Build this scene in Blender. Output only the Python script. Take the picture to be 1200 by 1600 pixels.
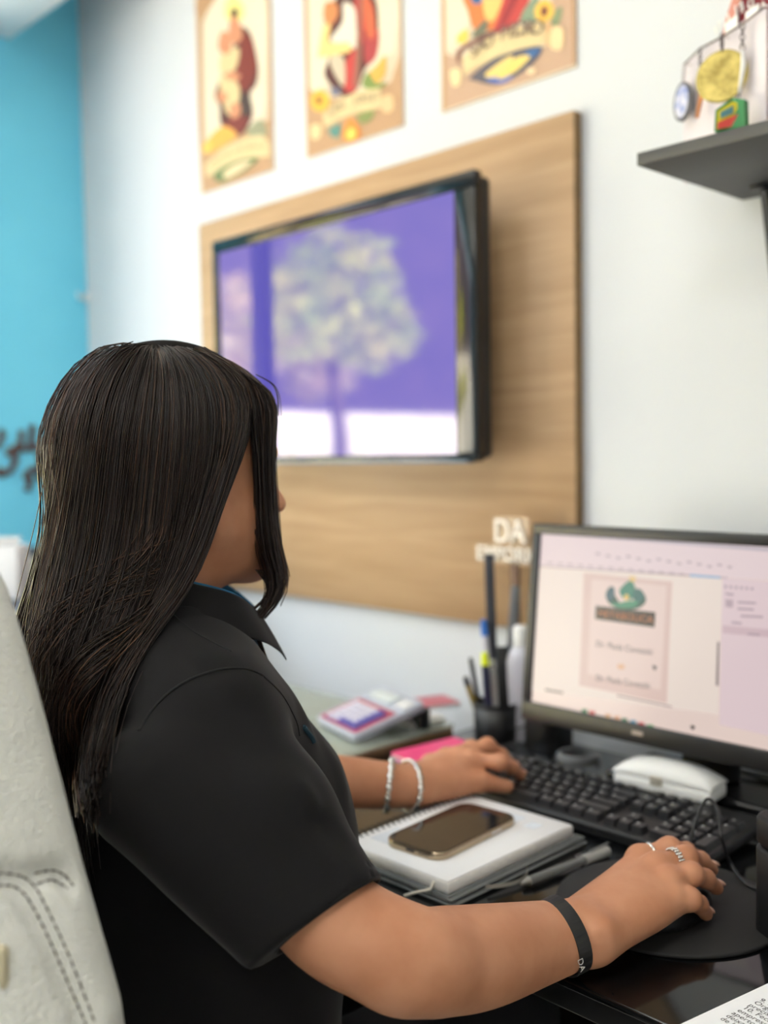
import bpy, bmesh, math, random
import numpy as np
from mathutils import Vector, Matrix
from mathutils.bvhtree import BVHTree

random.seed(7); rng = np.random.default_rng(7)
scene = bpy.context.scene
col = scene.collection
for o in list(bpy.data.objects): bpy.data.objects.remove(o)

# ------------------------------------------------------------------ camera
FPX = 1600.0
CAM = np.array([0.0, 0.0, 1.22])
_th, _p, _r = math.radians(43.6), math.radians(3.3), math.radians(0.9)
FW = np.array([-math.cos(_th)*math.cos(_p), math.sin(_th)*math.cos(_p), -math.sin(_p)])
_R0 = np.cross(FW, [0, 0, 1]); _R0 /= np.linalg.norm(_R0); _U0 = np.cross(_R0, FW)
RT = _R0*math.cos(_r) - _U0*math.sin(_r); UP = np.cross(RT, FW)
camd = bpy.data.cameras.new('camera'); cam = bpy.data.objects.new('camera', camd); col.objects.link(cam)
camd.sensor_fit = 'VERTICAL'; camd.sensor_height = 36; camd.sensor_width = 27; camd.lens = 36
camd.clip_start = 0.02; camd.clip_end = 200
mw = Matrix.Identity(4)
for i in range(3):
    mw[i][0] = RT[i]; mw[i][1] = UP[i]; mw[i][2] = -FW[i]; mw[i][3] = CAM[i]
cam.matrix_world = mw
camd.dof.use_dof = True; camd.dof.focus_distance = 0.89; camd.dof.aperture_fstop = 2.7
scene.camera = cam

def ray(x, y): return FW + RT*(x-600)/FPX - UP*(y-800)/FPX
def at(x, y, z): return CAM + ray(x, y)*z
def onX(x, y, X): d = ray(x, y); return CAM + d*(X-CAM[0])/d[0]
def onY(x, y, Y): d = ray(x, y); return CAM + d*(Y-CAM[1])/d[1]
def onZ(x, y, Z): d = ray(x, y); return CAM + d*(Z-CAM[2])/d[2]
def A(*v): return np.array(v, float)

# ------------------------------------------------------------------ world, sun, exposure
def lin(c):
    c = c/255.0
    return c/12.92 if c <= 0.04045 else ((c+0.055)/1.055)**2.4
def rgb(r, g, b): return (lin(r), lin(g), lin(b), 1.0)

world = bpy.data.worlds.new('world'); scene.world = world; world.use_nodes = True
bg = world.node_tree.nodes['Background']
bg.inputs['Color'].default_value = (0.80, 0.90, 1.0, 1); bg.inputs['Strength'].default_value = 10.0
sund = bpy.data.lights.new('sun', 'SUN'); sund.energy = 80; sund.angle = math.radians(1.0); sund.color = (1, .93, .80)
sun = bpy.data.objects.new('sun', sund); col.objects.link(sun)
sun.rotation_euler = Vector((-0.55, 0.35, -0.75)).to_track_quat('-Z', 'Y').to_euler()

def area(name, loc, sx, sy, power, color=(1, 1, 1), rot=(0, 0, 0)):
    l = bpy.data.lights.new(name, 'AREA'); l.shape = 'RECTANGLE'; l.size = sx; l.size_y = sy
    l.energy = power; l.color = color
    o = bpy.data.objects.new(name, l); col.objects.link(o); o.location = loc; o.rotation_euler = rot
    return o
FILL_LAMPS = [(-1.60, 0.10), (-0.05, 0.10), (-1.55, -1.0), (-0.05, -1.1)]
for (lx, ly), pw in zip(FILL_LAMPS, (3.5, 3.5, 19, 25)): area('fill_panel_light', (lx, ly, 2.632), 0.56, 0.56, pw, (1, .995, .985))  # unseen fill at the ceiling, added for the room's general brightness

scene.view_settings.view_transform = 'Standard'; scene.view_settings.look = 'None'
scene.view_settings.gamma = 1.0; scene.view_settings.use_curve_mapping = False
scene.view_settings.exposure = -0.38

# ------------------------------------------------------------------ materials
def M(name, c, rough=0.5, metal=0.0, spec=0.5, bump=None, var=None, emit=None, es=1.0, coat=0.0, sss=0.0,
      trans=0.0, aniso=None, ior=None, alpha=None):
    m = bpy.data.materials.new(name); m.use_nodes = True
    nt = m.node_tree; b = nt.nodes['Principled BSDF']
    b.inputs['Base Color'].default_value = rgb(*c); b.inputs['Roughness'].default_value = rough
    b.inputs['Metallic'].default_value = metal; b.inputs['Specular IOR Level'].default_value = spec
    b.inputs['Coat Weight'].default_value = coat; b.inputs['Coat Roughness'].default_value = 0.03
    if ior: b.inputs['IOR'].default_value = ior
    if alpha is not None: b.inputs['Alpha'].default_value = alpha
    if trans: b.inputs['Transmission Weight'].default_value = trans
    if sss:
        b.inputs['Subsurface Weight'].default_value = sss
        b.inputs['Subsurface Radius'].default_value = (0.010, 0.004, 0.002); b.inputs['Subsurface Scale'].default_value = 1.0
    if emit:
        b.inputs['Emission Color'].default_value = rgb(*emit); b.inputs['Emission Strength'].default_value = es
    tc = None
    if bump or var:
        tc = nt.nodes.new('ShaderNodeTexCoord')
    if bump:
        n = nt.nodes.new('ShaderNodeTexNoise'); n.inputs['Scale'].default_value = bump[0]; n.inputs['Detail'].default_value = 4
        bp = nt.nodes.new('ShaderNodeBump'); bp.inputs['Strength'].default_value = bump[1]; bp.inputs['Distance'].default_value = bump[2] if len(bump) > 2 else 0.002
        nt.links.new(tc.outputs['Object'], n.inputs['Vector']); nt.links.new(n.outputs['Fac'], bp.inputs['Height'])
        nt.links.new(bp.outputs['Normal'], b.inputs['Normal'])
    if var:   # (scale, colour2, mapping scale xyz)
        n = nt.nodes.new('ShaderNodeTexNoise'); n.inputs['Scale'].default_value = var[0]; n.inputs['Detail'].default_value = 5
        mp = nt.nodes.new('ShaderNodeMapping')
        mp.inputs['Scale'].default_value = var[2] if len(var) > 2 else (1, 1, 1)
        cr = nt.nodes.new('ShaderNodeValToRGB')
        cr.color_ramp.elements[0].position = 0.35; cr.color_ramp.elements[1].position = 0.65
        cr.color_ramp.elements[0].color = rgb(*c); cr.color_ramp.elements[1].color = rgb(*var[1])
        nt.links.new(tc.outputs['Object'], mp.inputs['Vector']); nt.links.new(mp.outputs['Vector'], n.inputs['Vector'])
        nt.links.new(n.outputs['Fac'], cr.inputs['Fac']); nt.links.new(cr.outputs['Color'], b.inputs['Base Color'])
    return m

_flat = {}
def flat(c, rough=0.6, emit=0.0):
    k = (tuple(c), rough, emit)
    if k not in _flat:
        _flat[k] = M('print_%d_%d_%d' % tuple(c), c, rough, emit=c if emit else None, es=emit)
        if emit:
            bb = _flat[k].node_tree.nodes['Principled BSDF']; bb.inputs['Base Color'].default_value = (0.01, 0.01, 0.01, 1)
    return _flat[k]

# ------------------------------------------------------------------ objects
def tag(o, label, cat, group=None, kind=None):
    o['label'] = label; o['category'] = cat
    if group: o['group'] = group
    if kind: o['kind'] = kind
    return o
def empty(name, loc, label, cat, group=None):
    o = bpy.data.objects.new(name, None); col.objects.link(o); o.location = Vector(loc); o.empty_display_size = 0.05
    return tag(o, label, cat, group)
def obj(name, me, mats, parent=None, loc=None):
    if not isinstance(mats, (list, tuple)): mats = [mats]
    if len(me.materials) == 0:
        for m in mats: me.materials.append(m)
    o = bpy.data.objects.new(name, me); col.objects.link(o)
    if loc is not None: o.location = Vector(loc)
    if parent is not None:
        o.parent = parent
        T = Vector((0, 0, 0)); q = parent
        while q is not None: T = T + q.location; q = q.parent
        if loc is None: o.location = -T          # mesh is in world coordinates
        else: o.location = Vector(loc) - T
    return o

class MB:
    """collects shapes into one mesh; xf maps local to world"""
    def __init__(s, xf=None): s.v = []; s.f = []; s.mi = []; s.sm = []; s.xf = xf
    def add(s, vs, fs, mi=0, smooth=False):
        o = len(s.v)
        for p in vs:
            p = Vector(p)
            s.v.append(tuple(s.xf @ p if s.xf is not None else p))
        for f in fs: s.f.append(tuple(i+o for i in f)); s.mi.append(mi); s.sm.append(smooth)
        return s
    def bm(s, bm, mi=0, smooth=False):
        bm.verts.ensure_lookup_table(); bm.verts.index_update()
        s.add([v.co.copy() for v in bm.verts], [[v.index for v in f.verts] for f in bm.faces], mi, smooth); bm.free(); return s
    def box(s, lo, hi, bev=0.0, mi=0, seg=2, rot=None):
        lo = Vector(lo); hi = Vector(hi); c = (lo+hi)/2; d = hi-lo
        bm = bmesh.new(); bmesh.ops.create_cube(bm, size=1)
        for v in bm.verts: v.co = Vector((v.co.x*d.x, v.co.y*d.y, v.co.z*d.z))
        if bev > 0: bmesh.ops.bevel(bm, geom=bm.edges[:], offset=min(bev, min(d)*0.49), segments=seg, affect='EDGES', profile=0.5)
        for v in bm.verts:
            if rot is not None: v.co = rot @ v.co
            v.co = v.co + c
        return s.bm(bm, mi, bev > 0)
    def cyl(s, a, b, r, n=16, mi=0, r2=None, smooth=True, caps=True):
        a = Vector(a); b = Vector(b); t = (b-a).normalized(); r2 = r if r2 is None else r2
        u = t.orthogonal().normalized(); w = t.cross(u)
        vs = []
        for (c, rr) in ((a, r), (b, r2)):
            for i in range(n):
                q = 2*math.pi*i/n; vs.append(c + (u*math.cos(q)+w*math.sin(q))*rr)
        s.add(vs, [(i, (i+1) % n, n+(i+1) % n, n+i) for i in range(n)], mi, smooth)
        if caps:
            s.add(vs[:n], [tuple(range(n))[::-1]], mi, False); s.add(vs[n:], [tuple(range(n))], mi, False)
        return s
    def tube(s, path, r, n=8, mi=0, closed=False, smooth=True):
        P = [Vector(p) for p in path]; m = len(P); vs = []; u = None
        rr = r if hasattr(r, '__len__') else [r]*m
        for i in range(m):
            if closed: t = (P[(i+1) % m]-P[i-1])
            else: t = P[min(i+1, m-1)]-P[max(i-1, 0)]
            t = t.normalized() if t.length > 1e-9 else Vector((0, 0, 1))
            u = t.orthogonal().normalized() if u is None else (u - t*u.dot(t)).normalized()
            w = t.cross(u)
            for k in range(n):
                q = 2*math.pi*k/n; vs.append(P[i] + (u*math.cos(q)+w*math.sin(q))*rr[i])
        fs = []
        for i in range(m if closed else m-1):
            j = (i+1) % m
            for k in range(n): fs.append((i*n+k, i*n+(k+1) % n, j*n+(k+1) % n, j*n+k))
        if not closed: fs.append(tuple(range(n))[::-1]); fs.append(tuple((m-1)*n+k for k in range(n)))
        return s.add(vs, fs, mi, smooth)
    def lathe(s, prof, org, n=32, mi=0, axis=(0, 0, 1), smooth=True):
        ax = Vector(axis).normalized(); u = ax.orthogonal().normalized(); w = ax.cross(u); org = Vector(org); vs = []
        for (r, h) in prof:
            for k in range(n):
                q = 2*math.pi*k/n; vs.append(org + ax*h + (u*math.cos(q)+w*math.sin(q))*r)
        fs = [(i*n+k, i*n+(k+1) % n, (i+1)*n+(k+1) % n, (i+1)*n+k) for i in range(len(prof)-1) for k in range(n)]
        return s.add(vs, fs, mi, smooth)
    def prism(s, pts, ext, mi=0, smooth=False):
        n = len(pts); P = [Vector(p) for p in pts]; e = Vector(ext)
        s.add(P+[p+e for p in P], [tuple(range(n))[::-1], tuple(range(n, 2*n))]+[(i, (i+1) % n, n+(i+1) % n, n+i) for i in range(n)], mi, smooth)
        return s
    def sphere(s, c, r, mi=0, sub=2, scale=(1, 1, 1), rot=None):
        bm = bmesh.new(); bmesh.ops.create_icosphere(bm, subdivisions=sub, radius=1)
        for v in bm.verts:
            v.co = Vector((v.co.x*scale[0]*r, v.co.y*scale[1]*r, v.co.z*scale[2]*r))
            if rot is not None: v.co = rot @ v.co
            v.co = v.co + Vector(c)
        return s.bm(bm, mi, True)
    def poly(s, pts, mi=0): return s.add(pts, [tuple(range(len(pts)))], mi, False)
    def mesh(s, name):
        me = bpy.data.meshes.new(name); me.from_pydata([tuple(v) for v in s.v], [], s.f)
        me.polygons.foreach_set('material_index', s.mi); me.polygons.foreach_set('use_smooth', s.sm)
        bm = bmesh.new(); bm.from_mesh(me); bmesh.ops.recalc_face_normals(bm, faces=bm.faces); bm.to_mesh(me); bm.free()
        me.update(); return me
    def build(s, name, mats, parent=None, label=None):
        o = obj(name, s.mesh(name), mats, parent)
        if label: o['label'] = label
        return o

def frame(o, ex, ey, ez=None):
    """matrix from origin and local x and y directions"""
    ex = Vector(ex).normalized(); ey = Vector(ey); ey = (ey - ex*ey.dot(ex)).normalized(); ez = ex.cross(ey)
    m = Matrix.Identity(4)
    for i in range(3): m[i][0] = ex[i]; m[i][1] = ey[i]; m[i][2] = ez[i]; m[i][3] = o[i]
    return m
def spline(pts, n=8, closed=False):
    P = [np.array(p, float) for p in pts]; m = len(P); out = []
    rngi = range(m) if closed else range(m-1)
    for i in rngi:
        if closed: a, b, c, d = P[i-1], P[i], P[(i+1) % m], P[(i+2) % m]
        else: a, b, c, d = P[max(i-1, 0)], P[i], P[i+1], P[min(i+2, m-1)]
        for k in range(n):
            t = k/n
            out.append(0.5*((2*b)+(-a+c)*t+(2*a-5*b+4*c-d)*t*t+(-a+3*b-3*c+d)*t**3))
    if not closed: out.append(P[-1])
    return out
def text_mesh(body, size, xf, extrude=0.0, align='LEFT', shear=0.0):
    cu = bpy.data.curves.new('lettering', 'FONT'); cu.body = body; cu.size = size; cu.extrude = extrude; cu.align_x = align; cu.shear = shear
    cu.resolution_u = 3
    o = bpy.data.objects.new('lettering', cu); col.objects.link(o)
    bpy.context.view_layer.update()
    me = bpy.data.meshes.new_from_object(o.evaluated_get(bpy.context.evaluated_depsgraph_get()))
    bpy.data.objects.remove(o); bpy.data.curves.remove(cu)
    me.materials.clear()
    me.transform(xf); me.update(); return me

# ------------------------------------------------------------------ implicit surfaces for organic shapes
class Field:
    def __init__(s, lo, hi, h):
        s.lo = np.array(lo, float); s.h = h
        n = np.ceil((np.array(hi)-s.lo)/h).astype(int)+1
        s.ax = [(s.lo[i]+np.arange(n[i])*h).astype(np.float32) for i in range(3)]
        s.d = np.full(n, 0.5, np.float32)
    def sub(s, lo, hi):
        sl = []
        for i in range(3):
            a = int(np.clip(np.floor((lo[i]-s.lo[i])/s.h), 0, len(s.ax[i]))); b = int(np.clip(np.ceil((hi[i]-s.lo[i])/s.h)+1, 0, len(s.ax[i])))
            sl.append(slice(a, b))
        return tuple(sl)
    def grid(s, sl): return np.meshgrid(s.ax[0][sl[0]], s.ax[1][sl[1]], s.ax[2][sl[2]], indexing='ij', sparse=True)
    def comb(s, sl, dd, k, op='u'):
        c = s.d[sl]
        if op == 'u':
            r = np.minimum(c, dd)
            if k > 0: hh = np.maximum(k-np.abs(c-dd), 0)/k; r = r - hh*hh*k*0.25
        else:
            dd = -dd if op == 's' else dd
            r = np.maximum(c, dd)
            if k > 0: hh = np.maximum(k-np.abs(c-dd), 0)/k; r = r + hh*hh*k*0.25
        s.d[sl] = r
    def cone(s, a, b, ra, rb, k=0.01, op='u', sq=None):
        a = np.array(a, float); b = np.array(b, float); m = max(ra, rb)*1.5+k*1.5+s.h*4
        sl = s.sub(np.minimum(a, b)-m, np.maximum(a, b)+m); X, Y, Z = s.grid(sl)
        if X.size == 0 or Y.size == 0 or Z.size == 0: return
        e = b-a; L = max(float(e@e), 1e-9)
        px, py, pz = X-a[0], Y-a[1], Z-a[2]
        t = np.clip((px*e[0]+py*e[1]+pz*e[2])/L, 0, 1)
        dx, dy, dz = px-t*e[0], py-t*e[1], pz-t*e[2]
        if sq is not None:   # (direction, factor >1 = thinner along it)
            n = np.array(sq[0], float); n /= np.linalg.norm(n); q = (dx*n[0]+dy*n[1]+dz*n[2])*(sq[1]-1)
            dx, dy, dz = dx+q*n[0], dy+q*n[1], dz+q*n[2]
        dd = np.sqrt(dx*dx+dy*dy+dz*dz)-(ra+(rb-ra)*t)
        s.comb(sl, dd.astype(np.float32), k, op)
    def ell(s, c, r, k=0.01, op='u', rot=None):
        c = np.array(c, float); r = np.array(r, float); m = r.max()+k*1.5+s.h*4
        sl = s.sub(c-m, c+m); X, Y, Z = s.grid(sl)
        if X.size == 0 or Y.size == 0 or Z.size == 0: return
        px, py, pz = X-c[0], Y-c[1], Z-c[2]
        if rot is not None:
            R_ = np.array(rot)   # rows = local axes
            px, py, pz = (R_[0][0]*px+R_[0][1]*py+R_[0][2]*pz), (R_[1][0]*px+R_[1][1]*py+R_[1][2]*pz), (R_[2][0]*px+R_[2][1]*py+R_[2][2]*pz)
        k0 = np.sqrt((px/r[0])**2+(py/r[1])**2+(pz/r[2])**2); k1 = np.sqrt((px/r[0]**2)**2+(py/r[1]**2)**2+(pz/r[2]**2)**2)
        s.comb(sl, (k0*(k0-1)/np.maximum(k1, 1e-6)).astype(np.float32), k, op)
    def loft(s, sec, k=0.02, op='u', p=2.0):
        sec = sorted(sec); q = np.array(sec); Z1 = s.ax[2]; f = lambda i: np.interp(Z1, q[:, 0], q[:, i])[None, None, :].astype(np.float32)
        X = s.ax[0][:, None, None]; Y = s.ax[1][None, :, None]; Z = Z1[None, None, :]
        rx, ry = f(3), f(4)
        dd = (((np.abs(X-f(1))/rx)**p+(np.abs(Y-f(2))/ry)**p)**(1/p)-1)*np.minimum(rx, ry)
        dd = np.maximum(dd, np.maximum(Z-q[-1, 0], q[0, 0]-Z))
        s.comb((slice(None),)*3, dd.astype(np.float32), k, op)
    def func(s, fn, k=0.0, op='i', lo=None, hi=None):
        sl = s.sub(lo, hi) if lo is not None else (slice(None),)*3
        X, Y, Z = s.grid(sl); s.comb(sl, np.broadcast_to(fn(X, Y, Z), s.d[sl].shape).astype(np.float32), k, op)
    def mesh_data(s, smooth=2):
        d = s.d; neg = d < 0
        cnt = np.zeros(tuple(n-1 for n in d.shape), np.int8)
        for i in (0, 1):
            for j in (0, 1):
                for k in (0, 1):
                    cnt += neg[i:neg.shape[0]-1+i, j:neg.shape[1]-1+j, k:neg.shape[2]-1+k]
        I, J, K = np.nonzero((cnt > 0) & (cnt < 8)); N = len(I)
        vid = np.full(cnt.shape, -1, np.int32); vid[I, J, K] = np.arange(N)
        acc = np.zeros((N, 3)); c = np.zeros(N)
        for axis in range(3):
            o1, o2 = [q for q in range(3) if q != axis]
            for a in (0, 1):
                for b in (0, 1):
                    off = [0, 0, 0]; off[o1] = a; off[o2] = b; of2 = list(off); of2[axis] = 1
                    da = d[I+off[0], J+off[1], K+off[2]]; db = d[I+of2[0], J+of2[1], K+of2[2]]
                    cr = (da < 0) != (db < 0); t = np.where(cr, da/np.where(cr, da-db, 1), 0)
                    acc[:, axis] += t; acc[:, o1] += a*cr; acc[:, o2] += b*cr; c += cr
        V = s.lo + (np.stack([I, J, K], 1)+acc/c[:, None])*s.h
        Fs = []
        for axis in range(3):
            o1, o2 = [(1, 2), (2, 0), (0, 1)][axis]
            sa = [slice(None)]*3; sb = [slice(None)]*3; sa[axis] = slice(0, -1); sb[axis] = slice(1, None)
            na, nb = neg[tuple(sa)], neg[tuple(sb)]
            P = np.array(np.nonzero(na != nb)).T
            P = P[(P[:, o1] > 0) & (P[:, o2] > 0) & (P[:, o1] < d.shape[o1]-1) & (P[:, o2] < d.shape[o2]-1)]
            e1 = np.zeros(3, int); e1[o1] = 1; e2 = np.zeros(3, int); e2[o2] = 1
            q = [P-e1-e2, P-e2, P, P-e1]
            ids = np.stack([vid[x[:, 0], x[:, 1], x[:, 2]] for x in q], 1)
            flip = ~na[P[:, 0], P[:, 1], P[:, 2]]
            ids[flip] = ids[flip][:, ::-1]
            Fs.append(ids)
        Fq = np.concatenate(Fs); Fq = Fq[(Fq >= 0).all(1)]
        if smooth:
            E_ = np.concatenate([Fq[:, [0, 1]], Fq[:, [1, 2]], Fq[:, [2, 3]], Fq[:, [3, 0]]])
            deg = np.bincount(E_[:, 0], minlength=N)+np.bincount(E_[:, 1], minlength=N)
            for it in range(smooth*2):
                lam = 0.5 if it % 2 == 0 else -0.4
                for ax in range(3):
                    sm = np.bincount(E_[:, 0], V[E_[:, 1], ax], N)+np.bincount(E_[:, 1], V[E_[:, 0], ax], N)
                    V[:, ax] += lam*(sm/np.maximum(deg, 1)-V[:, ax])
        return V, Fq
def quads_mesh(name, V, Fq, smooth=True):
    me = bpy.data.meshes.new(name); n, m, w = len(V), len(Fq), Fq.shape[1]
    me.vertices.add(n); me.vertices.foreach_set('co', np.ascontiguousarray(V, np.float32).ravel())
    me.loops.add(m*w); me.loops.foreach_set('vertex_index', np.ascontiguousarray(Fq, np.int32).ravel())
    me.polygons.add(m); me.polygons.foreach_set('loop_start', np.arange(0, m*w, w, dtype=np.int32))
    me.polygons.foreach_set('use_smooth', np.full(m, smooth)); me.update(calc_edges=True); me.validate()
    return me
def join_vf(parts):
    Vs, Fs, o = [], [], 0
    for V, F_ in parts: Vs.append(V); Fs.append(F_+o); o += len(V)
    return np.concatenate(Vs), np.concatenate(Fs)
def bvh_of(V, F_): return BVHTree.FromPolygons([tuple(v) for v in V], [tuple(int(i) for i in f) for f in F_])
def cast(bvh, x, y, off=0.0):
    d = Vector(ray(x, y)).normalized(); h = bvh.ray_cast(Vector(CAM), d)
    return None if h[0] is None else np.array(h[0] - d*off)

# ================================================================== the room
YW = 1.40; XL = -2.66; XR = 1.6; YF = -2.6; ZC = 2.66
m_white = M('white_wall_paint', (209, 212, 216), 0.7, bump=(60, .12), var=(2.5, (206, 209, 213)))
m_blue = M('blue_wall_paint', (124, 222, 252), 0.65, bump=(60, .1), var=(3, (116, 216, 248)))
m_ceil = M('ceiling_paint', (238, 238, 236), 0.8, bump=(30, .1))
m_floor = M('floor_tile_grey', (150, 146, 140), 0.4, var=(8, (136, 132, 126)))
m_black = M('black_plastic', (22, 22, 23), 0.42, bump=(900, .12, .0003))
m_blackgloss = M('black_gloss_plastic', (12, 13, 15), 0.12)
m_darkmetal = M('dark_metal', (30, 30, 32), 0.4, 0.6)
m_steel = M('brushed_steel', (200, 200, 200), 0.28, 1.0, bump=(200, .05))
m_silver = M('silver', (215, 212, 206), 0.18, 1.0)
m_paper = M('white_paper', (236, 236, 238), 0.6)
m_paint = M('white_trim_paint', (226, 232, 236), 0.5)

def struct(name, mb, m):
    o = mb.build(name, m); o['kind'] = 'structure'; return o
struct('floor', MB().box((XL-.1, YF, -0.1), (XR, YW+.1, 0)), m_floor)
struct('ceiling', MB().box((XL-.1, YF, ZC), (XR, YW+.1, ZC+.12)), m_ceil)
struct('wall_back', MB().box((XL-.1, YW, 0), (XR, YW+.1, ZC)), m_white)
struct('wall_left', MB().box((XL-.1, 0.84, 0), (XL, YW, ZC)).box((XL-.1, YF, 0), (XL, -1.9, ZC)).box((XL-.1, -1.9, 2.5), (XL, 0.84, ZC)), m_blue)
struct('wall_right', MB().box((XR, YF, 0), (XR+.1, YW+.1, ZC)), m_white)
struct('wall_front', MB().box((XL-.1, YF-.1, 0), (XR+.1, YF, ZC)), m_white)
struct('trim_1', MB().box((XL, 1.077, 2.317), (-2.2, 1.203, ZC), .004), m_paint)
struct('trim_2', MB().box((XL, 0.84, 2.35), (-2.2, 1.072, ZC), .004), m_black)
struct('baseboard_back', MB().box((XL, YW-.012, 0), (XR, YW, .07), .003), m_paint)

# shop front posts, seen in the television's glass
for yy in (0.50, -0.62): struct('trim_%d' % (3 if yy > 0 else 4), MB().box((XL-.08, yy-.025, 0), (XL-.02, yy+.025, 2.5), .004), m_black)

# housings of the added, unseen fill lamps at the ceiling
m_diff = M('fill_lamp_diffuser', (255, 255, 255), .5, emit=(255, 250, 240), es=4.0)
for i, (lx, ly) in enumerate(FILL_LAMPS):
    where = ['above the chair', 'above the desk end', 'nearest the shop front', 'in the far corner of the room'][i]
    r = empty('fill_lamp', (lx, ly, ZC), 'added square white ceiling fill lamp ' + where, 'lamp', 'added fill lamps')
    MB().box((lx-.31, ly-.31, ZC-.022), (lx+.31, ly-.285, ZC), .002).box((lx-.31, ly+.285, ZC-.022), (lx+.31, ly+.31, ZC), .002) \
        .box((lx-.31, ly-.285, ZC-.022), (lx-.285, ly+.285, ZC), .002).box((lx+.285, ly-.285, ZC-.022), (lx+.31, ly+.285, ZC), .002).build('fill_lamp_frame', m_paint, r)
    MB().box((lx-.285, ly-.285, ZC-.016), (lx+.285, ly+.285, ZC-.002)).build('diffuser', m_diff, r)

# street outside the open shop front (seen only as a reflection)
m_pave = M('street_paving', (205, 200, 190), .8, var=(3, (190, 184, 172)))
struct('ground', MB().box((-30, -30, -.3), (XL-.1, 20, -.05)), m_pave)
m_gw = M('garden_wall_render', (232, 224, 214), .8, var=(2, (220, 210, 200)))
struct('wall_garden', MB().box((-10.4, -14, -.05), (-10.1, 8, 1.75)), m_gw)
struct('wall_sky_screen', MB().box((-15.4, -26, -.05), (-15, 14, 9)), M('sky_screen_dark', (74, 60, 70), .9, var=(1.5, (58, 50, 62))))  # dark wall added behind the trees, keeps sky out of the television's reflection
m_leaf = M('leaf_green', (176, 196, 52), .6, var=(3, (226, 220, 96)))
m_leaf2 = M('leaf_pale', (205, 200, 150), .6, var=(3, (235, 215, 175)))
m_bark = M('tree_bark', (88, 70, 55), .9, bump=(20, .6, .02))
def leaves(mb, c, rad, n, size, mi=0):
    for i in range(n):
        v = Vector(rng.normal(size=3)); v.normalize(); v = v*(rng.random()**.4)
        p = Vector(c)+Vector((v.x*rad[0], v.y*rad[1], v.z*rad[2]))
        a = Vector(rng.normal(size=3)).normalized(); b = a.orthogonal().normalized(); s_ = size*(.6+.8*rng.random())
        mb.add([p-a*s_, p-b*s_*.5+a*.1*s_, p+a*s_, p+b*s_*.5], [(0, 1, 2, 3)], mi)
    return mb
hd = empty('hedge', (-9.65, -3, -.05), 'clipped green hedge along the wall across the street', 'hedge')
hm = MB()
for k in range(26): leaves(hm, (-9.65, -10+k*.62, .60), (.15, .45, .70), 90, .11)
hm.build('foliage', m_leaf, hd)['kind'] = 'stuff'
def tree(x, y, h, crowns, mat_, label):
    r = empty('street_tree', (x, y, -.05), label, 'tree', 'trees across the street')
    MB().tube([(x, y, -.05), (x+.05, y, h*.4), (x-.03, y+.1, h*.8)], [.11, .09, .05], 10).build('trunk', m_bark, r)
    mb = MB()
    for (dx, dy, z, q) in crowns: leaves(mb, (x+dx, y+dy, z), (q, q, q*.8), int(420*q), .13)
    mb.build('crown', mat_, r)['kind'] = 'stuff'
tree(-8.2, -4.6, 3.4, [(0, 0, 3.0, .75), (.2, .6, 2.6, .55), (0, -.6, 2.5, .5)], m_leaf, 'tree with yellow green crown across the street, middle of the three')
tree(-11.5, -6.2, 3.6, [(0, 0, 3.1, .9), (.2, .9, 2.3, .7), (0, -.9, 2.4, .6)], m_leaf2, 'pale blossoming tree behind the garden wall')
tree(-7.6, -1.6, 3.8, [(0, 0, 2.7, .8), (.2, .5, 2.0, .6), (0, -.5, 3.4, .6)], m_leaf2, 'pale leafed tree nearest the shop front')

# ================================================================== things on the white wall
# wooden panel
def wood(name, c1, c2, sc=(1, 14, 14)):
    m = M(name, c1, .5, bump=(120, .08)); nt = m.node_tree; b = nt.nodes['Principled BSDF']
    tc = nt.nodes.new('ShaderNodeTexCoord'); mp = nt.nodes.new('ShaderNodeMapping'); mp.inputs['Scale'].default_value = sc
    n = nt.nodes.new('ShaderNodeTexNoise'); n.inputs['Scale'].default_value = 3.0; n.inputs['Detail'].default_value = 7; n.inputs['Distortion'].default_value = .6
    cr = nt.nodes.new('ShaderNodeValToRGB'); cr.color_ramp.elements[0].position = .32; cr.color_ramp.elements[1].position = .68
    cr.color_ramp.elements[0].color = rgb(*c1); cr.color_ramp.elements[1].color = rgb(*c2)
    nt.links.new(tc.outputs['Object'], mp.inputs['Vector']); nt.links.new(mp.outputs['Vector'], n.inputs['Vector'])
    nt.links.new(n.outputs['Fac'], cr.inputs['Fac']); nt.links.new(cr.outputs['Color'], b.inputs['Base Color'])
    return m
m_oak = wood('oak_laminate', (178, 144, 106), (197, 163, 125))
m_oakedge = wood('oak_edge', (120, 92, 52), (140, 108, 66))
pn = empty('wall_panel', (-1.53, YW, .912), 'light oak wooden panel on the white wall behind the television', 'panel')
pb = MB().box((-2.068, YW-.020, .912), (-.995, YW-.0005, 1.763), .0008, seg=1)
pb.build('board', m_oak, pn)
MB().box((-.9955, YW-.0195, .913), (-.9935, YW-.001, 1.762)).build('edge_band', m_oakedge, pn)

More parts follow.
